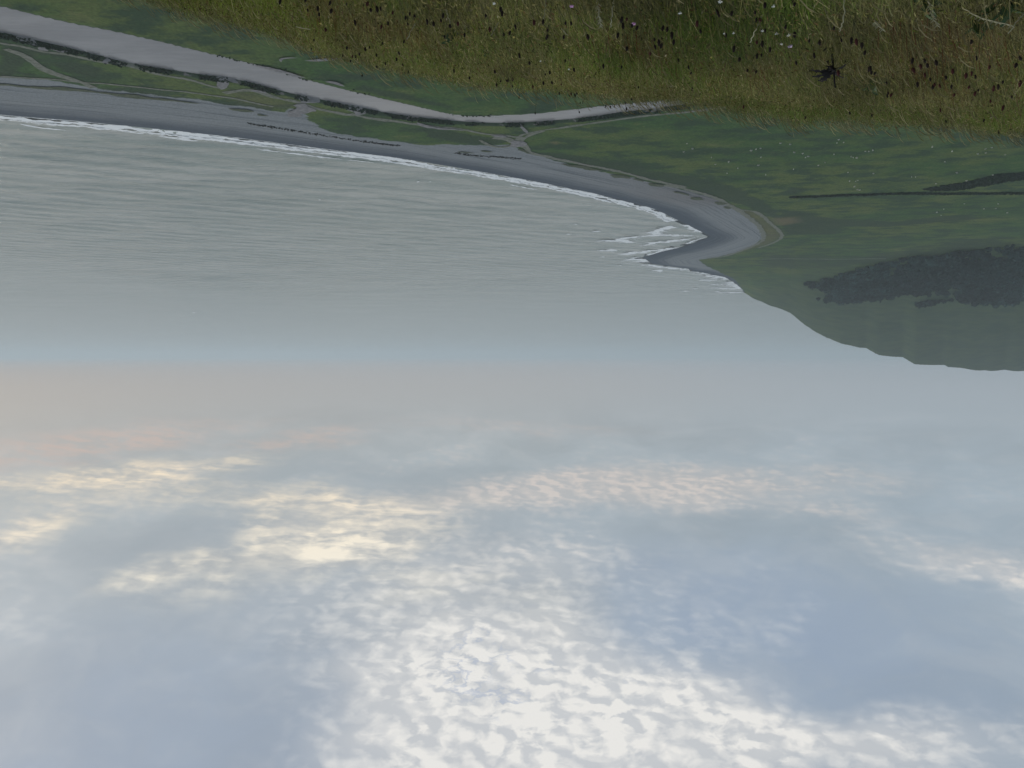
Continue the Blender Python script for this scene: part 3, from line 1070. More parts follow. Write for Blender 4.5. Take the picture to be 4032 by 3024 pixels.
def scatter_poly(px, n, seed, z=None):
    pts = np.array([p[:2] for p in (hit_many(px) if z is None else [G(u, v, z) for u, v in px])])
    rg = np.random.default_rng(seed)
    lo, hi = pts.min(0), pts.max(0)
    out = []
    while sum(map(len, out)) < n:
        c = rg.uniform(lo, hi, (n * 3, 2))
        out.append(c[inside(c[:, 0], c[:, 1], pts)])
    return np.vstack(out)[:n]


wood_px = r5([(350, 1040), (400, 885), (560, 855), (800, 865), (860, 795), (1000, 765), (1400, 745), (1600, 705), (1902, 685), (2300, 660),
              (2300, 1060), (1902, 1060), (1780, 1080), (1640, 1078), (1500, 1050), (1400, 1040), (1240, 1083), (1100, 1068), (1000, 1032),
              (960, 1062), (860, 1072), (650, 1082), (500, 1055)])
wc = scatter_poly(wood_px, 3600, 5)
wpoly = np.array([p[:2] for p in hit_many(wood_px)])
wedge_d = dist_line(wc[:, 0], wc[:, 1], np.vstack([wpoly, wpoly[:1]]))
wc = wc + RNG.normal(0, 9, wc.shape) * (wedge_d < 25)[:, None]
dens = fbm(wc[:, 0] / 30, wc[:, 1] / 60, 61) + 0.18 * sstep(0, 45, wedge_d)
keepw = dens > 0.45 + 0.12 * RNG.random(len(wc))
wc = wc[keepw]
wz = z_all(wc[:, 0], wc[:, 1])
wr = RNG.uniform(2.0, 6.2, len(wc)) * (0.8 + 0.4 * vnoise(wc[:, 0] / 40, wc[:, 1] / 40, 63))
wtone = 0.50 + 1.9 * fbm(wc[:, 0] / 45, wc[:, 1] / 70, 67) ** 2.5 + 0.4 * (RNG.random(len(wc)) < 0.10)
v, q, c = leaf_cloud(np.column_stack([wc, wz + wr * 0.6]), np.column_stack([wr, wr, wr * 1.2]), 44, 1.15, (0.024, 0.050, 0.050), 9, 0.45)
c = c * np.repeat(wtone, 44 * 4)[:, None]
tag(link('woodland', mesh_np('woodland', v, q, cols=c), FOL_M), 'dark mass of woodland on the far hillside', 'woodland', kind='stuff')


def bushes_along(px, n, rad, jitter, seed, z=FLAT_Z):
    line = smooth_line(GL(px, z), n)
    rg = np.random.default_rng(seed)
    xy = line + rg.normal(0, jitter, line.shape)
    r = rad * rg.uniform(0.6, 1.3, n)
    zz = z_all(xy[:, 0], xy[:, 1])
    return np.column_stack([xy, zz + r * 0.35]), np.column_stack([r, r, r * 0.9])


def hedge(px, n, rad, jitter, seed, label, colour=(0.026, 0.044, 0.028)):
    c_, r_ = bushes_along(px, n, rad, jitter, seed)
    v_, q_, k_ = leaf_cloud(c_, r_, 60, 0.42, colour, seed, 0.3)
    base = c_.mean(0)
    base[2] = FLAT_Z
    root = empty('hedgerow', base)
    o = link('foliage', mesh_np('foliage', v_ - base, q_, cols=k_), FOL_M, root)
    # woody stems under the leaves
    sv, sq = [], []
    for cc, rr in zip(c_[::2], r_[::2]):
        for k in range(4):
            a = k * math.pi / 2
            sv.append((cc[0] + 0.09 * math.cos(a), cc[1] + 0.09 * math.sin(a), cc[2] - rr[2] * 0.5))
            sv.append((cc[0] + 0.04 * math.cos(a), cc[1] + 0.04 * math.sin(a), cc[2] + rr[2] * 0.6))
        b0 = len(sv) - 8
        for k in range(4):
            sq.append((b0 + 2 * k, b0 + (2 * k + 2) % 8, b0 + (2 * k + 3) % 8, b0 + 2 * k + 1))
    link('stems', mesh_np('stems', np.array(sv) - base, sq), BARK_M, root)['kind'] = 'stuff'
    o['kind'] = 'stuff'
    tag(root, label, 'hedge')


BARK_M = mat_plain('bark', (0.055, 0.045, 0.035), 0.9, 0.4)
hedge(r5([(210, 321), (500, 311), (800, 301), (1050, 293), (1400, 294), (1902, 293), (2300, 292)]), 420, 1.0, 0.7, 71,
      'long thin dark hedgerow running straight across the far meadow')
wedge = r5([(1160, 265), (1300, 240), (1500, 212), (1700, 158), (1902, 142), (2300, 110), (2300, 175), (1902, 190), (1750, 207), (1600, 237), (1400, 268), (1250, 272)])
wp = scatter_poly(wedge, 620, 8, FLAT_Z)
wz2 = z_all(wp[:, 0], wp[:, 1])
rr = RNG.uniform(0.7, 1.7, len(wp))
v, q, c = leaf_cloud(np.column_stack([wp, wz2 + rr * 0.3]), np.column_stack([rr, rr, rr * 0.8]), 46, 0.5, (0.028, 0.046, 0.030), 33, 0.3)
base = np.array([wp[:, 0].mean(), wp[:, 1].mean(), FLAT_Z])
root = empty('thicket', base)
link('foliage', mesh_np('foliage', v - base, q, cols=c), FOL_M, root)['kind'] = 'stuff'
tag(root, 'dark wedge of thicket widening towards the edge of the photo, beside the straight hedgerow', 'thicket')

# scrub along the seaward river bank, and along the near bank
sel = RF[(RF[:, 0] > -420) & (RF[:, 0] < 330)]
line = smooth_line(sel, 2300)
tgr = np.gradient(line, axis=0)
tgr /= np.hypot(tgr[:, 0], tgr[:, 1])[:, None]
nr = np.column_stack([-tgr[:, 1], tgr[:, 0]])
mid_r = smooth_line((RN + RF) / 2, 200)
away = np.sign(((line - mid_r[np.argmin(((line[:, None] - mid_r[None]) ** 2).sum(-1), 1)]) * nr).sum(1))[:, None]
off = RNG.uniform(0.0, 2.4, (len(line), 1))
pos = line + nr * away * off + RNG.normal(0, 0.35, line.shape)
ok = fbm(pos[:, 0] / 9, pos[:, 1] / 9, 81) > 0.46
pos = pos[ok]
rb = RNG.uniform(0.22, 0.62, len(pos)) * (0.7 + 0.6 * fbm(pos[:, 0] / 15, pos[:, 1] / 15, 83))
v, q, c = leaf_cloud(np.column_stack([pos, z_all(pos[:, 0], pos[:, 1]) + rb * 0.3]), np.column_stack([rb, rb, rb * 0.9]), 30, 0.20, (0.034, 0.058, 0.036), 19, 0.5)
tag(link('bank_scrub', mesh_np('bank_scrub', v, q, cols=c), FOL_M), 'dark scrub along the seaward bank of the river', 'scrub', kind='stuff')

line = smooth_line(RN[(RN[:, 0] > -260) & (RN[:, 0] < 120)], 420)
pos = line + RNG.normal(0, 1.6, line.shape) - np.array([0.0, 1.4])
ok = fbm(pos[:, 0] / 14, pos[:, 1] / 14, 91) > 0.60
pos = pos[ok]
rb = RNG.uniform(0.15, 0.42, len(pos))
v, q, c = leaf_cloud(np.column_stack([pos, z_all(pos[:, 0], pos[:, 1]) + rb * 0.3]), np.column_stack([rb, rb, rb * 0.8]), 26, 0.18, (0.042, 0.070, 0.034), 29, 0.4)
tag(link('bank_reeds', mesh_np('bank_reeds', v, q, cols=c), FOL_M), 'low tufts along the near bank of the river', 'tufts', kind='stuff')

# strand-line debris on the beach
deb = []
for px in (r2([(780, 938), (900, 958), (1050, 965), (1180, 978)]), r1([(1550, 755), (1700, 780), (1860, 805), (2030, 832)]), r2([(0, 838), (200, 868), (420, 895)])):
    L = smooth_line(GL(px, 3.0), 130)
    deb.append(L + RNG.normal(0, 0.9, L.shape))
deb = np.vstack(deb)
rb = RNG.uniform(0.10, 0.38, len(deb)) * sstep(0.35, 0.6, fbm(deb[:, 0] / 7, deb[:, 1] / 7, 95))
v, q, c = leaf_cloud(np.column_stack([deb, z_all(deb[:, 0], deb[:, 1]) + 0.1]), np.column_stack([rb * 2, rb, rb * 0.6]), 18, 0.2, (0.05, 0.048, 0.042), 39, 0.5)
tag(link('strand_debris', mesh_np('strand_debris', v, q, cols=c), FOL_M), 'dark weed and debris along the strand line of the beach', 'debris', kind='stuff')


# ------------------------------------------------------------------ rocks off the headland
def rock_mesh(seed, n=1):
    import bmesh
    bm = bmesh.new()
    bmesh.ops.create_icosphere(bm, subdivisions=2, radius=1.0)
    rg = random.Random(seed)
    ph = [rg.uniform(0, 6) for _ in range(6)]
    for vv in bm.verts:
        p = vv.co
        k = 1 + 0.22 * math.sin(3 * p.x + ph[0]) * math.cos(2.5 * p.y + ph[1]) + 0.15 * math.sin(5 * p.z + ph[2] + 3 * p.x) + 0.1 * rg.uniform(-1, 1)
        vv.co = (p.x * k * 1.5, p.y * k, p.z * k * 0.55)
    me = bpy.data.meshes.new('rock')
    bm.to_mesh(me)
    bm.free()
    return me


ROCK_M = mat_plain('wet_rock', (0.055, 0.060, 0.066), 0.6, 0.4, 1.5)
rock_meshes = [rock_mesh(s) for s in (1, 2, 3)]
for me in rock_meshes:
    me.materials.append(ROCK_M)
rock_px = r4([(1270, 852), (1410, 880), (720, 735), (760, 742), (1395, 868), (820, 752), (1240, 822), (1470, 902), (1450, 930), (930, 770), (700, 700), (740, 700),
              (1120, 560), (990, 605), (1090, 585), (1330, 845), (1350, 862)])
for k, (u, v_) in enumerate(rock_px):
    x, y = G(u, v_, 0.2)
    o = link('rock', rock_meshes[k % 3])
    s = random.uniform(1.6, 3.2)
    o.scale = (s * 1.3, s, s * 0.6)
    o.rotation_euler = (0, 0, random.uniform(0, 6.28))
    o.location = (x, y, 0.1)
    tag(o, 'small dark wave-washed rock in the surf below the headland', 'rock', 'rocks in the surf off the headland')


# ------------------------------------------------------------------ sheep
def tube_np(path, radii, seg=6, cap=True):
    path = np.asarray(path, float)
    n = len(path)
    tg_ = np.gradient(path, axis=0)
    tg_ /= np.linalg.norm(tg_, axis=1)[:, None] + 1e-9
    vs = []
    for p, t_, r_ in zip(path, tg_, radii):
        a = np.array([0, 0, 1.0]) if abs(t_[2]) < 0.9 else np.array([1.0, 0, 0])
        e1_ = np.cross(t_, a)
        e1_ /= np.linalg.norm(e1_)
        e2_ = np.cross(t_, e1_)
        for k in range(seg):
            an = 2 * math.pi * k / seg
            vs.append(p + r_ * (math.cos(an) * e1_ + math.sin(an) * e2_))
    fs = []
    for i in range(n - 1):
        for k in range(seg):
            a, b = i * seg + k, i * seg + (k + 1) % seg
            fs.append((a, b, b + seg, a + seg))
    return vs, fs


def join_parts(parts):
    V, Fq, n = [], [], 0
    for v_, f_ in parts:
        V += list(v_)
        Fq += [tuple(i + n for i in f) for f in f_]
        n += len(v_)
    return V, Fq


def sheep_mesh():
    body = tube_np([(-0.62, 0, .60), (-0.58, 0, .62), (-.40, 0, .66), (-.05, 0, .64), (.28, 0, .66), (.46, 0, .70), (.55, 0, .72)],
                   [.02, .20, .30, .33, .30, .22, .10], 8)
    neck = tube_np([(.44, 0, .72), (.60, 0, .64), (.70, 0, .48), (.76, 0, .36), (.82, 0, .28)], [.15, .12, .11, .085, .03], 6)
    legs = [tube_np([(x, y, .48), (x + .02, y, .24), (x, y, 0.0)], [.085, .045, .04], 5) for x in (-.38, .30) for y in (-.14, .14)]
    ears = [tube_np([(.66, s * .08, .50), (.64, s * .2, .50)], [.05, .02], 4) for s in (-1, 1)]
    tail = tube_np([(-.60, 0, .62), (-.66, 0, .46), (-.66, 0, .36)], [.06, .05, .03], 5)
    V, Fq = join_parts([body, neck, tail] + legs + ears)
    return mesh_np('sheep', V, Fq, smooth=True)


WOOL_M = mat_plain('wool', (0.50, 0.49, 0.44), 0.95, 0.12, 6.0)
SHEEP = sheep_mesh()
SHEEP.materials.append(WOOL_M)
s3 = [(115, 890), (150, 920), (95, 940), (268, 975), (375, 1003), (292, 1020), (365, 1075), (432, 1043), (515, 933), (545, 927), (573, 922),
      (575, 977), (560, 1024), (605, 1086), (698, 888), (757, 897), (783, 945), (836, 953), (853, 978), (870, 970), (778, 1050), (933, 1027),
      (975, 1010), (1060, 867), (1048, 888), (1090, 884), (1030, 958), (1225, 938), (1246, 937), (1272, 930), (1137, 972), (1150, 978),
      (1172, 978), (1117, 1073), (1275, 1078), (1127, 1124), (1165, 1127), (1177, 1120), (1157, 1157), (1176, 1178), (1190, 1180),
      (1642, 910), (1765, 937), (1720, 1004), (1972, 925), (2013, 917), (1975, 950), (1925, 955), (2095, 962), (1513, 1100), (1537, 1101),
      (1855, 1123), (1907, 1141), (1665, 1142), (1795, 1070), (2018, 1087)]
sheep_px = [(2632 + a / 1.58, b / 1.58) for a, b in s3]
sheep_px += r5([(1470, 372), (1320, 410), (1270, 430), (1300, 455), (1612, 408), (1697, 406), (1715, 373), (1780, 435)])
for u, v_ in sheep_px:
    x, y = G(u, v_, FLAT_Z + 0.3)
    o = link('sheep', SHEEP)
    o.location = (x, y, float(z_all(np.array([x]), np.array([y]))[0]) - 0.03)
    s = random.uniform(0.75, 1.1)
    o.scale = (s, s, s)
    o.rotation_euler = (0, 0, random.uniform(0, 6.28))
    if v_ > 770:
        where = 'beyond the straight hedgerow'
    elif v_ > 700 and u > 3500:
        where = 'beside the dark wedge of thicket'
    elif v_ > 690:
        where = 'close to the tip of the hedgerow'
    elif u > 3600:
        where = 'right below the brow at the photo edge'
    elif u < 2760:
        where = 'nearest the shingle beach'
    elif u < 3020:
        where = 'between the beach and the middle flock'
    elif v_ < 575:
        where = 'close under the grassy brow, mid meadow'
    else:
        where = 'in the middle flock on the meadow'
    tag(o, 'tiny white sheep ' + where, 'sheep', 'sheep ' + where)

# ------------------------------------------------------------------ driftwood on the near river bank
a, b_ = G(1930, 450, 3.5), G(1982, 450, 3.5)
pa = np.array([a[0], a[1], float(z_all(np.array([a[0]]), np.array([a[1]]))[0]) + 0.15])
pb = np.array([b_[0], b_[1], float(z_all(np.array([b_[0]]), np.array([b_[1]]))[0]) + 0.12])
path = [pa + (pb - pa) * t_ + np.array([0, 0, 0.12 * math.sin(3 * t_)]) for t_ in np.linspace(0, 1, 7)]
trunk = tube_np(path, [.16, .2, .22, .21, .19, .15, .06], 7)
stub = tube_np([path[2], path[2] + np.array([.3, .5, .5])], [.08, .03], 5)
root_plate = tube_np([path[0], path[0] + np.array([.25, -.3, .4])], [.12, .04], 5)
V, Fq = join_parts([trunk, stub, root_plate])
o = link('driftwood_log', mesh_np('driftwood_log', V, Fq, smooth=True), mat_plain('bleached_wood', (0.62, 0.60, 0.54), 0.8, 0.15, 4))
tag(o, 'bleached pale driftwood log lying on the near bank of the river', 'driftwood')

# ------------------------------------------------------------------ near hill: soil and grass
SOIL_M = mat_ground('thatch', (0.022, 0.021, 0.009), (0.045, 0.040, 0.018), 6.0)
hx, hy = np.arange(-15, 15, 0.16), np.arange(-5, 36, 0.16)
fx, fy = np.meshgrid(hx, hy)
fz = z_hill(fx, fy) + 0.10 * (fbm(fx / 0.9, fy / 0.9, 77) - 0.5)
n1, n0 = fx.shape
idx = np.arange(n1 * n0).reshape(n1, n0)
q = np.stack([idx[:-1, :-1], idx[:-1, 1:], idx[1:, 1:], idx[1:, :-1]], -1).reshape(-1, 4)
tag(link('hilltop', mesh_np('hilltop', np.column_stack([fx.ravel(), fy.ravel(), fz.ravel()]), q, smooth=True), SOIL_M), kind='structure')


def ground_near(x, y):
    return z_hill(x, y) + 0.10 * (fbm(x / 0.9, y / 0.9, 77) - 0.5)


def blades(x, y, h, w, lean, col_base, col_tip, seed, head=None):
    """narrow bent blades; lean (n,2) is the sideways travel of the tip"""
    rg = np.random.default_rng(seed)
    n = len(x)
    z = ground_near(x, y) - 0.01
    a = rg.uniform(0, math.pi, n)
    wx, wy = np.cos(a) * w / 2, np.sin(a) * w / 2
    b = np.column_stack([x, y, z])
    ls = np.hypot(lean[:, 0], lean[:, 1])
    up = np.sqrt(np.maximum(h ** 2 - ls ** 2, (0.25 * h) ** 2))
    m_ = b + np.column_stack([lean * 0.28, up * 0.58])
    t_ = b + np.column_stack([lean, up])
    off_ = np.column_stack([wx, wy, 0 * wx])
    v_ = np.stack([b - off_, b + off_, m_ - off_ * 0.8, m_ + off_ * 0.8, t_], 1).reshape(-1, 3)
    i = np.arange(n)[:, None] * 5
    f_ = np.stack([i + np.array([[0, 1, 3]]), i + np.array([[0, 3, 2]]), i + np.array([[2, 3, 4]])], 1).reshape(-1, 3)
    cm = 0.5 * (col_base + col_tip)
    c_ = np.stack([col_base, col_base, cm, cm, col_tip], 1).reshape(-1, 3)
    return v_, f_, c_


def near_points(n, seed, y0=2.7, y1=11.5, p0=-0.82, p1=0.74, power=1.6):
    rg = np.random.default_rng(seed)
    y = (rg.uniform(y0 ** power, y1 ** power, n)) ** (1 / power)
    p = rg.uniform(p0, p1, n)
    return p * y, y


NB = 380000
x, y = near_points(NB, 1)
px_ = x / y
big = fbm(x / 1.1, y / 1.1, 101)
med = fbm(x / 0.35, y / 0.35, 111)
rus = fbm(x / 0.8 + 9, y / 0.8, 121)
rg = np.random.default_rng(2)
h = (0.06 + 0.20 * med + 0.10 * big) * rg.uniform(0.45, 1.25, NB)
lean = np.column_stack([-h * (0.30 + 0.35 * rg.random(NB)), h * 0.25 * rg.normal(size=NB)]) + h[:, None] * 0.55 * rg.normal(size=(NB, 2))
green, olive = np.array([0.125, 0.180, 0.042]), np.array([0.200, 0.192, 0.088])
straw, rust, dark = np.array([0.30, 0.26, 0.14]), np.array([0.165, 0.095, 0.052]), np.array([0.045, 0.065, 0.022])
bright_g = np.array([0.165, 0.205, 0.040])
wg = sstep(0.46, 0.60, med * 0.5 + big * 0.5 + 0.10 * sstep(0.1, 0.5, px_))[:, None]
c0 = olive * (1 - wg) + green * wg
wr_ = (sstep(0.50, 0.66, rus) * sstep(7.2, 4.0, y))[:, None]
c0 = c0 * (1 - 0.45 * wr_) + rust * 0.45 * wr_
wb = (sstep(0.14, 0.36, px_) * sstep(0.30, 0.55, big))[:, None]
c0 = c0 * (1 - wb) + bright_g * wb
st = (rg.random(NB) < 0.12)[:, None]
c0 = np.where(st, straw, c0)
dk = sstep(0.42, 0.30, med)[:, None]
c0 = c0 * (1 - 0.6 * dk) + dark * 0.6 * dk
c0 = c0 * (0.72 + 0.5 * sstep(0.32, 0.66, fbm(x / 0.45, y / 0.45, 141, 5)))[:, None]
c0 = c0 * 1.15 * np.exp(rg.normal(0.0, 0.38, (NB, 1)))
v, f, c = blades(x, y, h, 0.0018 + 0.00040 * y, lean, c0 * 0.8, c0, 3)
GRASS_M = mat_vcol('grass_blades', 0.7, 0.35, 0.25)
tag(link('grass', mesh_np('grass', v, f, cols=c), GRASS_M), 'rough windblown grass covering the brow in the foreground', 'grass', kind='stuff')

# seeding grass: thin stems that bow over in the wind and end in pale panicles
NS = 9000
x, y = near_points(NS, 21, 3.0, 11.0)
rg = np.random.default_rng(22)
tuft = fbm(x / 0.5, y / 0.5, 131)
kp = rg.random(NS) < sstep(0.35, 0.65, tuft) * (0.35 + 0.65 * sstep(4.5, 8.0, y))
x, y = x[kp], y[kp]
NS = len(x)
h = rg.uniform(0.17, 0.30, NS) * (1 + 0.35 * sstep(6.5, 8.5, y))
dirx, diry = -np.cos(rg.normal(0, 0.5, NS)), rg.normal(0, 0.35, NS)
bow = h * rg.uniform(0.2, 0.55, NS)
fr, fb = [0.0, 0.5, 0.82, 0.95, 1.0], [0.0, 0.10, 0.38, 0.70, 1.0]
wd = [0.0018, 0.0018, 0.0050, 0.0062, 0.0010]
tone_ = rg.uniform(0.45, 1.2, NS)
palec = np.where(rg.random(NS)[:, None] < 0.35, np.array([0.42, 0.36, 0.23]), np.array([0.24, 0.21, 0.12])) * tone_[:, None]
gz = ground_near(x, y) - 0.01
vv, cc = [], []
for k in range(5):
    ctr = np.column_stack([x + dirx * bow * fb[k], y + diry * bow * fb[k], gz + h * fr[k]])
    sd_ = np.column_stack([0.35 * np.ones(NS), 0.3 * np.ones(NS), 0.8 * np.ones(NS) * (k > 1)]) * wd[k] * 0.5
    vv += [ctr - sd_, ctr + sd_]
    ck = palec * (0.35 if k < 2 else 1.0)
    cc += [ck, ck]
vv = np.stack(vv, 1).reshape(-1, 3)
cc = np.stack(cc, 1).reshape(-1, 3)
i = np.arange(NS)[:, None, None] * 10 + np.arange(4)[None, :, None] * 2
fq = (i + np.array([0, 1, 3, 2])[None, None, :]).reshape(-1, 4)
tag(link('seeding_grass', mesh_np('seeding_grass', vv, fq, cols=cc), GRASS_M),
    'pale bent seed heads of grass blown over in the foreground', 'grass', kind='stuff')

# loose seed heads: short tilted specks scattered through the top of the sward
NP = 130000
x, y = near_points(NP, 41, 2.8, 11.3)
rg = np.random.default_rng(42)
med2 = fbm(x / 0.35, y / 0.35, 111)
big2 = fbm(x / 1.1, y / 1.1, 101)
ctr = np.column_stack([x, y, ground_near(x, y) + (0.05 + 0.20 * med2 + 0.08 * big2) * rg.uniform(0.5, 1.15, NP)])
dv = np.column_stack([rg.normal(-0.5, 0.6, NP), rg.normal(0, 0.6, NP), rg.normal(0.6, 0.5, NP)])
dv /= np.linalg.norm(dv, axis=1)[:, None]
ln_ = rg.uniform(0.005, 0.016, NP)[:, None]
sdv = np.cross(dv, np.array([0.3, 1.0, 0.2]))
sdv /= np.linalg.norm(sdv, axis=1)[:, None] + 1e-9
ws = ln_ * rg.uniform(0.16, 0.34, (NP, 1))
vv = np.stack([ctr - dv * ln_, ctr + sdv * ws, ctr + dv * ln_, ctr - sdv * ws], 1).reshape(-1, 3)
pal = np.array([[0.30, 0.26, 0.15], [0.22, 0.20, 0.09], [0.15, 0.18, 0.05], [0.20, 0.12, 0.08], [0.05, 0.05, 0.025], [0.36, 0.32, 0.21]])
pick = rg.choice(6, NP, p=[0.26, 0.24, 0.2, 0.12, 0.10, 0.08])
tn = (0.65 + 0.55 * sstep(0.32, 0.66, fbm(x / 0.45, y / 0.45, 141, 5))) * (1 - 0.35 * sstep(0.15, 0.4, x / y))
cc = np.repeat(pal[pick] * tn[:, None] * rg.uniform(0.6, 1.4, (NP, 1)), 4, 0)
tag(link('grass_seed', mesh_np('grass_seed', vv, np.arange(NP * 4).reshape(-1, 4), cols=cc), GRASS_M),
    'fine straw and brown seed specks through the foreground grass', 'grass seed', kind='stuff')

# red sorrel seed stalks in patches close to the viewer
x, y = near_points(5000, 31, 2.9, 7.0)
keep_ = fbm(x / 0.8 + 9, y / 0.8, 121) > 0.52
x, y = x[keep_], y[keep_]
rg = np.random.default_rng(32)
h = rg.uniform(0.15, 0.30, len(x))
lean = np.column_stack([-h * rg.uniform(0.0, 0.4, len(x)), h * 0.2 * rg.normal(size=len(x))])
cr_ = np.array([0.17, 0.062, 0.038]) * rg.uniform(0.5, 1.3, (len(x), 1))
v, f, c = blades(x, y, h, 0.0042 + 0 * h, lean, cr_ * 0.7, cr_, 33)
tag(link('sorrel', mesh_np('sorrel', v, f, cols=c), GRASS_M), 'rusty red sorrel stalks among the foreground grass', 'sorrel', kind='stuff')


def near_hit(u, v_, lift):
    """where the sight line of a photo pixel passes lift metres over the near ground (else the brow)"""
    d = ray(u, v_)
    t_ = np.linspace(2.4, 13.0, 500)
    xx, yy, zz = d[0] * t_, d[1] * t_, H + d[2] * t_
    g_ = zz - ground_near(xx, yy) - lift
    k = int(np.argmax(g_ < 0))
    if g_[k] >= 0:
        k = int(np.argmin(g_))
    return np.array([xx[k], yy[k], zz[k]])


# ------------------------------------------------------------------ ribwort plantains
def head_mesh(seed):
    rg_ = random.Random(seed)
    n, seg = 9, 8
    path, rad = [], []
    for i in range(n):
        t_ = i / (n - 1)
        path.append((0.004 * math.sin(2 * t_), 0, t_ * 0.036))
        rad.append(0.0105 * max(0.12, math.sin(math.pi * min(1, 0.12 + 0.86 * t_)) ** 0.6))
    v_, f_ = tube_np(path, rad, seg)
    v_ = [p * np.array([1, 1, 1]) + np.array([rg_.uniform(-1, 1), rg_.uniform(-1, 1), 0]) * 0.0015 for p in v_]
    me_ = mesh_np('flower_head', v_, f_)
    return me_


def stem_mesh(height, bend):
    path = [(bend * t_ * t_ * height, 0.02 * t_ * height, t_ * height) for t_ in np.linspace(0, 1, 5)]
    v_, f_ = tube_np(path, [.0022, .002, .0018, .0016, .0014], 4)
    return mesh_np('stem', v_, f_), path[-1]


DARKHEAD = mat_plain('plantain_head', (0.020, 0.013, 0.010), 0.9, 0.5, 300)
REDHEAD = mat_plain('sorrel_head', (0.060, 0.018, 0.016), 0.9, 0.5, 300)
STEM_M = mat_plain('green_stem', (0.085, 0.095, 0.035), 0.7)
heads_d = [head_mesh(s) for s in range(3)]
heads_r = [m_.copy() for m_ in heads_d]
for m_ in heads_d:
    m_.materials.append(DARKHEAD)
for m_ in heads_r:
    m_.materials.append(REDHEAD)
stems = [stem_mesh(hh_, bb_) for hh_, bb_ in ((0.30, -0.12), (0.27, -0.28), (0.33, 0.08))]
for m_, _ in stems:
    m_.materials.append(STEM_M)
pl = []
pl += [(3300 + a / 3.018, b / 3.018) for a, b in [(215, 500), (1585, 515), (1640, 705), (890, 725), (1020, 735), (1160, 755), (1800, 815),
       (2150, 710), (900, 850), (885, 840), (1025, 900), (1090, 960), (1145, 1020), (1130, 1040), (1200, 1035), (1275, 935), (1360, 852),
       (1350, 1040), (1560, 1050), (1665, 1090), (1585, 885), (1630, 925), (1850, 1050), (1900, 1035), (2165, 990), (2065, 1165), (1810, 1215),
       (1965, 1280), (1380, 1140), (590, 1120), (575, 1000), (440, 890), (365, 830), (320, 640), (280, 545), (945, 1010), (970, 800),
       (1055, 790), (2120, 790), (1740, 1440), (1840, 1080), (30, 500), (640, 1140)]]
pl += [(2700 + a / 3.16, b / 3.16) for a, b in [(435, 190), (575, 185), (145, 300), (985, 80), (880, 270), (175, 410), (1250, 355), (985, 400),
       (1355, 440), (100, 600), (605, 610), (885, 545), (955, 550), (1045, 625), (1540, 530), (890, 710), (945, 705), (1850, 370),
       (500, 455), (385, 170), (920, 270), (1595, 700), (2060, 510), (1665, 545), (880, 910), (860, 180), (1360, 80)]]
pl += [(1900 + a / 2.765, b / 2.765) for a, b in [(35, 190), (350, 305), (560, 250), (660, 250), (710, 340), (960, 270), (905, 270), (710, 410),
       (885, 415), (1140, 410), (1480, 395), (1575, 230), (1520, 220), (1525, 285), (1625, 300), (1690, 320), (1870, 450), (1915, 465),
       (1955, 505), (1870, 525), (1825, 590), (2060, 385), (2085, 465), (1575, 540), (1315, 725), (1515, 745), (2010, 330), (1970, 320),
       (990, 770), (75, 330), (200, 115), (215, 155), (130, 790), (200, 895), (255, 890), (325, 870), (325, 950), (400, 1060), (545, 950),
       (900, 1075), (835, 1020), (1000, 1040), (1065, 1130), (1090, 1130), (1345, 1160), (1395, 1170), (1435, 1160), (1550, 1130), (1565, 1190),
       (1605, 1180), (1625, 1090), (1050, 1230), (570, 1240), (660, 910), (750, 910), (945, 1045), (965, 1030), (1025, 1030), (150, 930), (280, 880)]]
pl += [(1000 + a / 2.458, b / 2.458) for a, b in [(260, 20), (755, 115), (630, 150), (1185, 90), (1130, 110), (1350, 140), (1510, 150), (1555, 170),
       (1470, 185), (1835, 160), (1670, 215), (1805, 215), (1300, 240), (1900, 265), (1975, 240), (1245, 430), (1485, 250), (1455, 410), (1185, 540),
       (1380, 580), (1045, 620), (1050, 740), (900, 470), (955, 550), (935, 600), (1190, 650), (1270, 620), (1440, 635), (1020, 530), (1400, 520),
       (975, 220), (2085, 760), (1105, 45), (1220, 95), (860, 545), (985, 555), (1075, 480), (2040, 350)]]
rgp = random.Random(5)
for _ in range(46):                                     # more along the brow and across the slope
    u = rgp.uniform(1200, 4000)
    vb = float(np.interp(u, [p[0] for p in BROW_PX][::-1], [p[1] for p in BROW_PX][::-1]))
    pl.append((u, vb - rgp.uniform(10, 240)))
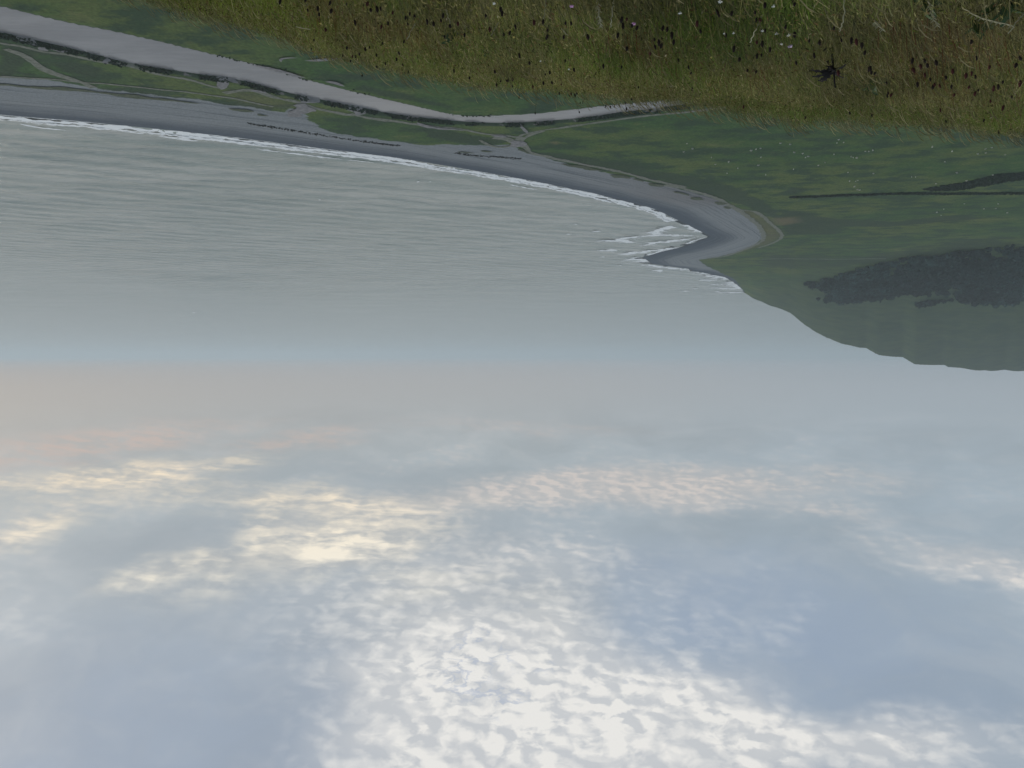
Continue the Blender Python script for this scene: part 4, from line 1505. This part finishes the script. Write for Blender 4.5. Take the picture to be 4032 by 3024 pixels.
for k, (u, v_) in enumerate(pl):
    m_, top = stems[k % 3]
    vb = float(np.interp(u, [p[0] for p in BROW_PX][::-1], [p[1] for p in BROW_PX][::-1]))
    red = (u > 3500 and v_ > 270 and k % 2 == 0) or k % 9 == 0
    hp = near_hit(u, v_, 0.24)
    s = rgp.uniform(0.75, 1.15)
    tilt = rgp.uniform(-0.25, 0.25)
    bx_, by_ = hp[0] - top[0] * s, hp[1] - top[1] * s
    g0 = float(ground_near(np.array([bx_]), np.array([by_]))[0])
    zsc = max(0.4, min(1.9, (hp[2] - 0.015 - g0 + 0.01) / top[2]))
    root = empty('plantain', (bx_, by_, g0 - 0.01))
    st_ = link('stem', m_, None, root)
    st_.scale = (s, s, zsc)
    hd = link('flower_head', (heads_r if red else heads_d)[k % 3], None, root)
    hd.location = (top[0] * s, top[1] * s, top[2] * zsc - 0.002)
    hd.rotation_euler = (rgp.uniform(-0.2, 0.2), tilt, rgp.uniform(0, 6.28))
    hs = rgp.uniform(0.5, 0.85)
    hd.scale = (hs, hs, hs * rgp.uniform(0.8, 1.3))
    marks = [((2251, 22), 'by the pink flower at the photo edge'), ((2495, 91), 'around the second pink flower'), ((3111, 179), 'near the lilac flower'),
             ((3276, 304), 'near the black withered thistle'), ((3960, 90), 'near the dark corner of the photo'), ((2870, 120), 'in the reddish grass patch'),
             ((1260, 92), 'in the bright green grass at the left end'), ((2023, 145), 'by the pale yellow flower mid slope'), ((3700, 330), 'in the pale grass at the right end'),
             ((1650, 80), 'left of the middle of the slope'), ((2560, 200), 'above the river end, mid slope')]
    near_m = min(marks, key=lambda m_: math.hypot(m_[0][0] - u, m_[0][1] - v_))[1]
    brow = v_ > vb - 40
    what = 'reddish brown seed spike' if red else ('plantain head standing on the brow' if brow else 'dark plantain head')
    tag(root, what + (' ' if not brow or red else ', ') + near_m, 'wild plant', what + 's ' + near_m)


# ------------------------------------------------------------------ flowers
def flower_mesh(seed, petals, size):
    rg_ = random.Random(seed)
    V, Fq = [], []
    for i in range(petals):
        a_ = 2 * math.pi * i / petals + rg_.uniform(-.15, .15)
        el_ = rg_.uniform(0.1, 0.9)
        d_ = np.array([math.cos(a_) * math.cos(el_), math.sin(a_) * math.cos(el_), math.sin(el_)])
        t_ = np.array([-math.sin(a_), math.cos(a_), 0])
        b0 = len(V)
        V += [d_ * size * 0.1 - t_ * size * .12, d_ * size * 0.1 + t_ * size * .12, d_ * size * .7 + t_ * size * .3, d_ * size * 1.05, d_ * size * .7 - t_ * size * .3]
        Fq += [(b0, b0 + 1, b0 + 2, b0 + 4), (b0 + 4, b0 + 2, b0 + 3, b0 + 3)]
    V = [tuple(p) for p in V]
    me_ = bpy.data.meshes.new('petals')
    me_.from_pydata(V, [], [f_ if f_[2] != f_[3] else f_[:3] for f_ in Fq])
    return me_


def flower(px, colour, petals, size, label, seed, m_):
    hp = near_hit(px[0], px[1], 0.20)
    mstem, top = stems[seed % 3]
    bx_, by_ = hp[0] - top[0], hp[1] - top[1]
    g0 = float(ground_near(np.array([bx_]), np.array([by_]))[0])
    zsc = max(0.4, min(1.9, (hp[2] - g0 + 0.01) / top[2]))
    root = empty('wild_flower', (bx_, by_, g0 - 0.01))
    st_ = link('stem', mstem, None, root)
    st_.scale = (1, 1, zsc)
    fm = flower_mesh(seed, petals, size)
    fl = link('petals', fm, m_, root)
    fl.location = (top[0], top[1], top[2] * zsc)
    cm_ = mesh_np('flower_centre', *tube_np([(0, 0, -.004), (0, 0, .002), (0, 0, size * .3), (0, 0, size * .4)], [.002, size * .25, size * .22, .001], 6))
    ce = link('flower_centre', cm_, m_, root)
    ce.location = fl.location
    tag(root, label, 'flower')
    return root


PINK_M = mat_plain('pink_petal', (0.62, 0.36, 0.58), 0.7)
LILAC_M = mat_plain('lilac_petal', (0.62, 0.50, 0.64), 0.7)
WHITE_M = mat_plain('white_petal', (0.72, 0.72, 0.66), 0.7)
YELLOW_M = mat_plain('yellow_petal', (0.62, 0.52, 0.16), 0.7)
flower((2251, 22), None, 18, 0.012, 'pink clover-like flower in the grass at the edge of the photo near its middle', 1, PINK_M)
flower((2495, 91), None, 16, 0.013, 'pink flower head among dark plantain heads, right of the other pink flower', 2, PINK_M)
flower((3111, 179), None, 18, 0.014, 'largest lilac flower on the grassy slope beside small white blooms', 3, LILAC_M)
wl_ = [((2836, 3), 'bright white flower cut by the photo edge in the reddish grass', 16, .012), ((3045, 22), 'white flower close to the photo edge beside rusty sorrel', 10, .010),
       ((3002, 119), 'small white flower beside a slanting pale stalk', 9, .009), ((3058, 130), 'white flower just left of the lilac one', 12, .011),
       ((3105, 136), 'white flower directly between the photo edge and the lilac flower', 12, .011), ((3077, 172), 'small whitish flower touching the left side of the lilac one', 9, .009),
       ((2852, 130), 'tiny white flower in the reddish grass patch, left of its neighbour', 8, .008), ((2888, 129), 'tiny white flower in the reddish grass patch, right of its neighbour', 8, .008),
       ((2678, 49), 'pair-like white bloom on the slope between the pink and lilac flowers', 12, .011), ((2128, 239), 'lone tiny white flower halfway up the central slope', 8, .009),
       ((2240, 271), 'lone whitish bloom in green grass towards the river', 8, .009), ((1945, 12), 'pale bloom at the photo edge left of the pink flower', 9, .010)]
for k, (p, lab, n_, s_) in enumerate(wl_):
    flower(p, None, n_, s_, lab, 10 + k, WHITE_M)
for k, (p, lab) in enumerate([((2800, 225), 'small yellow flower low on the right half of the slope'), ((1262, 92), 'small yellow flower in bright green grass on the left half'),
                              ((2023, 145), 'pale yellow flower near the middle of the slope')]):
    flower(p, None, 9, 0.009, lab, 30 + k, YELLOW_M)

# ------------------------------------------------------------------ long single stalks
STALK_M = mat_plain('dry_stalk', (0.34, 0.33, 0.22), 0.8, 0.2, 60)


def z2(p):
    return (2700 + p[0] / 3.16, p[1] / 3.16)


def z3(p):
    return (1900 + p[0] / 2.765, p[1] / 2.765)


def z1(p):
    return (3300 + p[0] / 3.018, p[1] / 3.018)


def z4(p):
    return (1000 + p[0] / 2.458, p[1] / 2.458)


stalks = [
    ([z2((1975, 0)), z2((1965, 230)), z2((1912, 395))], 'long smooth pale stalk curving from the photo edge'),
    ([z2((960, 180)), z2((880, 350)), z2((800, 530))], 'slanting pale stalk in the reddish grass'),
    ([z3((1250, 0)), z3((1268, 150)), z3((1290, 285))], 'pale knotted stalk below the central pink flower'),
    ([z3((1430, 0)), z3((1410, 150)), z3((1395, 300))], 'straight green-grey stalk between the two pink flowers'),
    ([z3((690, 0)), z3((680, 110)), z3((662, 205))], 'thin yellowish stalk left of the pink flower'),
    ([z3((865, 310)), z3((895, 350)), z3((930, 388))], 'short straw stalk leaning on the middle slope'),
    ([z3((170, 245)), z3((130, 320)), z3((90, 385))], 'pale stalk slanting the opposite way near the middle of the slope'),
    ([z1((1075, 0)), z1((1120, 180)), z1((1180, 300))], 'thick feathery grey stalk at the dark corner of the photo'),
    ([z1((1480, 90)), z1((1700, 210)), z1((2060, 300))], 'long pale bramble-like stalk lying across the dark corner'),
    ([z1((2208, 150)), z1((2130, 250)), z1((2020, 400))], 'pale stalk slanting out of the corner of the photo'),
    ([z1((430, 240)), z1((470, 290)), z1((530, 350))], 'short pale feathery stalk in dark green grass'),
    ([z4((1560, 230)), z4((1520, 300)), z4((1480, 380))], 'thin straw stalk leaning in the upper left slope'),
    ([z4((1860, 90)), z4((1880, 160)), z4((1900, 230))], 'straw stalk ending beside a very dark plantain head'),
    ([z4((400, 255)), z4((460, 270)), z4((545, 285))], 'flat-lying pale stalk on the bright green grass'),
]
for k, (pts, lab) in enumerate(stalks):
    w3 = np.array([near_hit(p[0], p[1], l_) for p, l_ in zip(pts, (0.14, 0.22, 0.27))])
    pth = smooth_line(w3, 12)
    pth[:, 0] += 0.004 * np.sin(np.arange(12) * 2.3)
    v_, f_ = tube_np(pth - pth[0], np.linspace(0.0032, 0.0022, 12), 5)
    tufts = []
    if k in (2, 7, 8, 10):
        for i_ in range(2, 12):
            for s_ in (-1, 1):
                e_ = pth[i_] - pth[0] + np.array([s_ * 0.012, 0.004 * s_, 0.012])
                tufts.append(tube_np([pth[i_] - pth[0], e_], [.0022, .0008], 4))
    V, Fq = join_parts([(v_, f_)] + tufts)
    o = link('grass_stalk', mesh_np('grass_stalk', V, Fq), STALK_M)
    o.location = pth[0]
    tag(o, lab, 'stalk')

# ------------------------------------------------------------------ broad-leaved plants in the sward
LEAF_M = mat_plain('broad_leaf', (0.040, 0.082, 0.026), 0.55, 0.45, 25)


def leaf_mesh(L_, w_, seed):
    rl = random.Random(seed)
    V, Fq = [], []
    for i_ in range(7):
        t_ = i_ / 6
        ww = w_ * math.sin(math.pi * min(1, 0.08 + 0.9 * t_)) ** 0.8
        zz = L_ * (0.75 * t_ - 0.55 * t_ * t_) + rl.uniform(-1, 1) * 0.004
        V += [(L_ * t_ * 0.9, -ww, zz + 0.012 * (t_ > 0)), (L_ * t_ * 0.9, 0, zz), (L_ * t_ * 0.9, ww, zz + 0.012 * (t_ > 0))]
        if i_:
            b0 = 3 * i_
            Fq += [(b0 - 3, b0 - 2, b0 + 1, b0), (b0 - 2, b0 - 1, b0 + 2, b0 + 1)]
    return mesh_np('leaf', V, Fq, smooth=True)


leaf_meshes = [leaf_mesh(0.15, 0.028, 1), leaf_mesh(0.19, 0.034, 2), leaf_mesh(0.12, 0.022, 3)]
for m_ in leaf_meshes:
    m_.materials.append(LEAF_M)
rl = random.Random(12)
for (u, v_), lab in [((3960, 45), 'leafy dark green plant nearest the dark corner of the photo'), ((3850, 110), 'broad-leaved green plant under the long pale stalk in the corner'),
                     ((3430, 338), 'bright leafy plant close beside the black withered thistle'), ((1935, 205), 'dark green leafy tuft at the middle of the slope'),
                     ((2880, 235), 'leafy green tuft below the lilac flower'), ((1790, 150), 'leafy green clump left of the middle, among plantain heads'),
                     ((1090, 60), 'lush leafy clump in the bright green grass'), ((3640, 30), 'leafy plant beside the feathery grey stalk')]:
    c_ = near_hit(u, v_, 0.10)
    g0 = float(ground_near(c_[0:1], c_[1:2])[0])
    root = empty('leafy_plant', (c_[0], c_[1], g0))
    for k in range(11):
        o = link('leaf', leaf_meshes[k % 3], None, root)
        o.location = (0, 0, 0.02)
        o.rotation_euler = (rl.uniform(-.3, .3), rl.uniform(-1.1, -0.15), rl.uniform(0, 6.28))
        sc_ = rl.uniform(0.5, 0.85)
        o.scale = (sc_, sc_, sc_)
    tag(root, lab, 'wild plant')

# ------------------------------------------------------------------ dark withered thistle on the slope
c_ = near_hit(3276, 304, 0.24)
g0 = float(ground_near(c_[0:1], c_[1:2])[0])
root = empty('withered_thistle', (c_[0], c_[1], g0))
TH_M = mat_plain('withered_leaf', (0.012, 0.010, 0.010), 0.95, 0.5, 80)
rt = random.Random(3)
for k in range(16):
    a_ = rt.uniform(0, 6.28)
    L_ = rt.uniform(0.06, 0.14)
    V, Fq = [], []
    el_ = rt.uniform(0.15, 1.1)
    for i_ in range(8):
        t_ = i_ / 7
        w_ = (0.030 if i_ % 2 else 0.012) * (1 - 0.7 * t_)
        r_ = L_ * t_
        p_ = np.array([math.cos(a_) * r_ * math.cos(el_ * (1 - .4 * t_)), math.sin(a_) * r_ * math.cos(el_ * (1 - .4 * t_)), r_ * math.sin(el_) - 0.05 * t_ * t_ + 0.19])
        s_ = np.array([-math.sin(a_), math.cos(a_), 0.3]) * w_
        V += [p_ - s_, p_ + s_]
        if i_:
            b0 = 2 * i_
            Fq.append((b0 - 2, b0 - 1, b0 + 1, b0))
    link('leaf', mesh_np('leaf', V, Fq), TH_M, root)
v_, f_ = tube_np([(0, 0, -0.02), (0.0, 0, 0.12), (-0.02, 0.0, 0.30)], [.008, .007, .004], 6)
link('stem', mesh_np('stem', v_, f_), TH_M, root)
tag(root, 'black withered thistle clump on the grassy slope', 'wild plant')

# ------------------------------------------------------------------ air: one even box of haze
m = bpy.data.materials.new('haze_air')
m.use_nodes = True
t = NT(m.node_tree)
t.n.clear()
pv = t.new('ShaderNodeVolumePrincipled')
pv.inputs['Color'].default_value = (0.84, 0.935, 1.0, 1)
pv.inputs['Density'].default_value = 0.00017
pv.inputs['Anisotropy'].default_value = 0.2
mo = t.new('ShaderNodeOutputMaterial')
t.l.new(pv.outputs[0], mo.inputs['Volume'])
S_, zb_, zt_ = 61000.0, -12.0, 172.0
V = [(sx * S_, sy * S_, z_) for z_ in (zb_, zt_) for sx, sy in ((-1, -1), (1, -1), (1, 1), (-1, 1))]
Fq = [(3, 2, 1, 0), (4, 5, 6, 7), (0, 1, 5, 4), (1, 2, 6, 5), (2, 3, 7, 6), (3, 0, 4, 7)]
tag(link('haze', mesh_np('haze', V, Fq), m), 'pale sea haze in the air', 'haze', kind='stuff')
